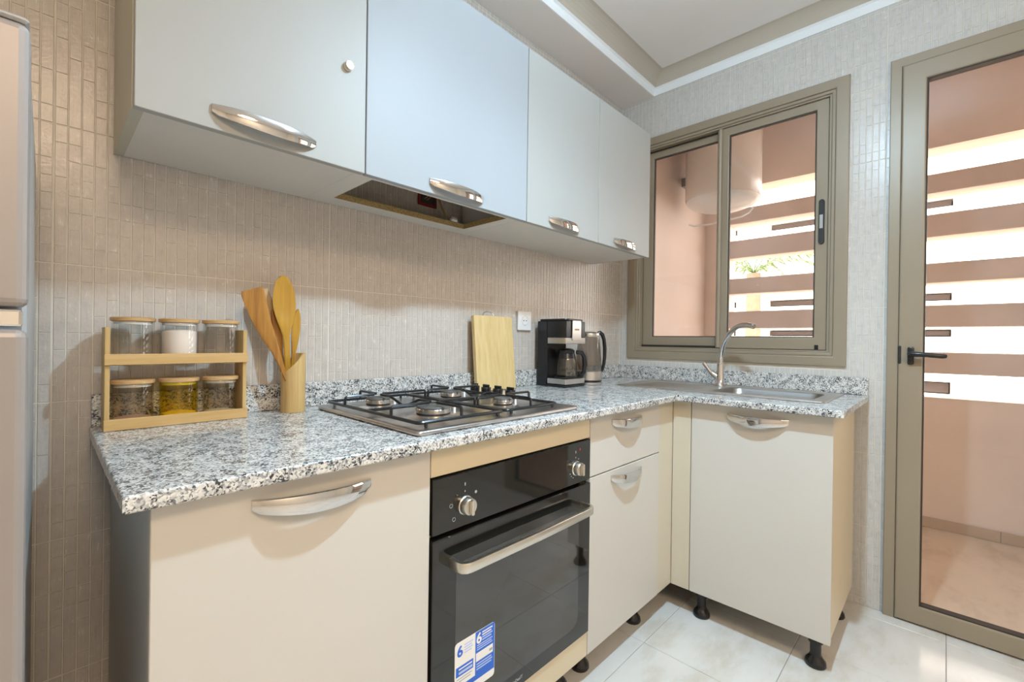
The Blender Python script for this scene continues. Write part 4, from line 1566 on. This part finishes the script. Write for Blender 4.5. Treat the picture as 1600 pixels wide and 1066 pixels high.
# carafe
ca = (-.706, -.142, .9142)
cg = MB().lathe([(0, 0), (.040, 0), (.049, .006), (.052, .030), (.050, .060), (.043, .088), (.037, .106), (.0355, .106), (.0415, .087), (.0485, .059), (.0505, .030), (.0475, .007), (.040, .0015), (0, .0015)], ca, 36, cap=False).build('carafe', 'dark_glass', cm)
MB().lathe([(.0372, .1062), (.0385, .108), (.0385, .120), (.030, .127), (.012, .130), (0, .130)], ca, 32).build('carafe_lid', 'black', cg)
MB().lathe([(.0440, .084), (.0448, .084), (.0400, .1055), (.0390, .1055)], ca, 32, cap=False).build('carafe_collar', 'black', cg)
hb = MB()
hb.tube([(-.672, -.176, 1.026), (-.652, -.190, 1.024), (-.642, -.198, 1.005), (-.640, -.200, .970), (-.642, -.197, .935), (-.650, -.190, .922), (-.662, -.182, .924)],
        [.010, .011, .0115, .011, .0105, .009, .007], 10)
hb.build('carafe_handle', 'black', cg)

# kettle
kt = tag(empty('kettle', (-.535, -.148, H)), 'glass and steel electric kettle behind the coffee maker', 'kettle')
kc = (-.537, -.150, H)
MB().lathe([(.062, .001), (.064, .003), (.064, .012), (.060, .014)], kc, 36).build('power_base', 'steel', kt)
MB().lathe([(.060, .0142), (.062, .016), (.062, .020), (.060, .021)], kc, 36).build('base_gap', 'black', kt)
MB().lathe([(.061, .0212), (.0635, .023), (.0635, .062), (.0615, .064)], kc, 36).build('steel_band', 'steel', kt)
MB().lathe([(.0618, .0642), (.0628, .066), (.0610, .110), (.0560, .170), (.0510, .215), (.0490, .228), (.0475, .228), (.0495, .214), (.0545, .169), (.0595, .109), (.0612, .066), (.0605, .0655)], kc, 40, cap=False).build('glass_body', 'kettle_glass', kt)
MB().lathe([(.0500, .2282), (.0515, .232), (.0495, .244), (.040, .2505), (.020, .253), (0, .2535)], kc, 36).build('lid', 'steel', kt)
hk = MB()
dv = Vector((.80, -.60, 0))
kp = []
for (r_, z_) in ((.045, .246), (.056, .249), (.068, .240), (.077, .215), (.081, .175), (.081, .130), (.077, .095), (.070, .070), (.063, .058)):
    kp.append(Vector(kc) + dv * r_ + Vector((0, 0, z_)))
hk.tube(kp, [.008, .010, .010, .0095, .009, .0085, .008, .0075, .006], 10)
hk.build('handle', 'black', kt)
pc = MB().tube([(-.56, -.026, .98), (-.555, -.045, 1.00), (-.53, -.055, 1.003), (-.50, -.05, .985), (-.47, -.045, .955), (-.44, -.04, .915), (-.42, -.035, .876)], .0032, 8).build('power_cord', 'wire')
tag(pc, 'loop of thin brown cable behind the kettle', 'cable')
pc.location.z += 0.0

# ================================================================== LAMPS
LX, LY, LZ = LAMP
pl = tag(empty('pendant_lamp', (LX, LY, ZC)), 'bare lit bulb hanging on a cord over the kitchen floor', 'lamp')
MB().lathe([(.030, 0), (.034, .004), (.034, .014), (.030, .018)], (LX, LY, ZC - .0185), 20).build('ceiling_rose', 'plastic_white', pl)
MB().tube([(LX, LY, ZC - .018), (LX, LY, LZ + .115)], .003, 8).build('cord', 'black', pl)
MB().lathe([(.016, LZ + .07), (.018, LZ + .075), (.018, LZ + .11), (.008, LZ + .118)], (LX, LY, 0), 16).build('bulb_socket', 'black', pl)
MB().lathe([(0, LZ + .004), (.012, LZ + .006), (.021, LZ + .012), (.026, LZ + .026), (.026, LZ + .040), (.019, LZ + .056), (.014, LZ + .0695)], (LX, LY, 0), 16).build('bulb', 'bulb', pl)
ld = bpy.data.lights.new('lamp_light', 'SPOT')
ld.energy = SPOT_W
ld.color = BULB_COL
ld.spot_size = math.radians(152)
ld.spot_blend = 1.0
ld.shadow_soft_size = 0.026
lo = bpy.data.objects.new('lamp_light', ld)
COL.objects.link(lo)
lo.location = (LX, LY, LZ - .026)
cl = tag(empty('fill_light', (-2.35, -2.7, ZC)), 'added round warm fill light behind the camera, out of view', 'lamp')  # unseen fill, added to lift the ambient level with soft warm light
MB().lathe([(.42, ZC - .03), (.43, ZC - .028), (.43, ZC - .0008)], (-2.35, -2.7, 0), 40).build('fill_base', 'plastic_white', cl)
MB().lathe([(0, ZC - .055), (.2, ZC - .052), (.35, ZC - .042), (.415, ZC - .0305)], (-2.35, -2.7, 0), 40).build('fill_disc', 'fill_glow', cl)
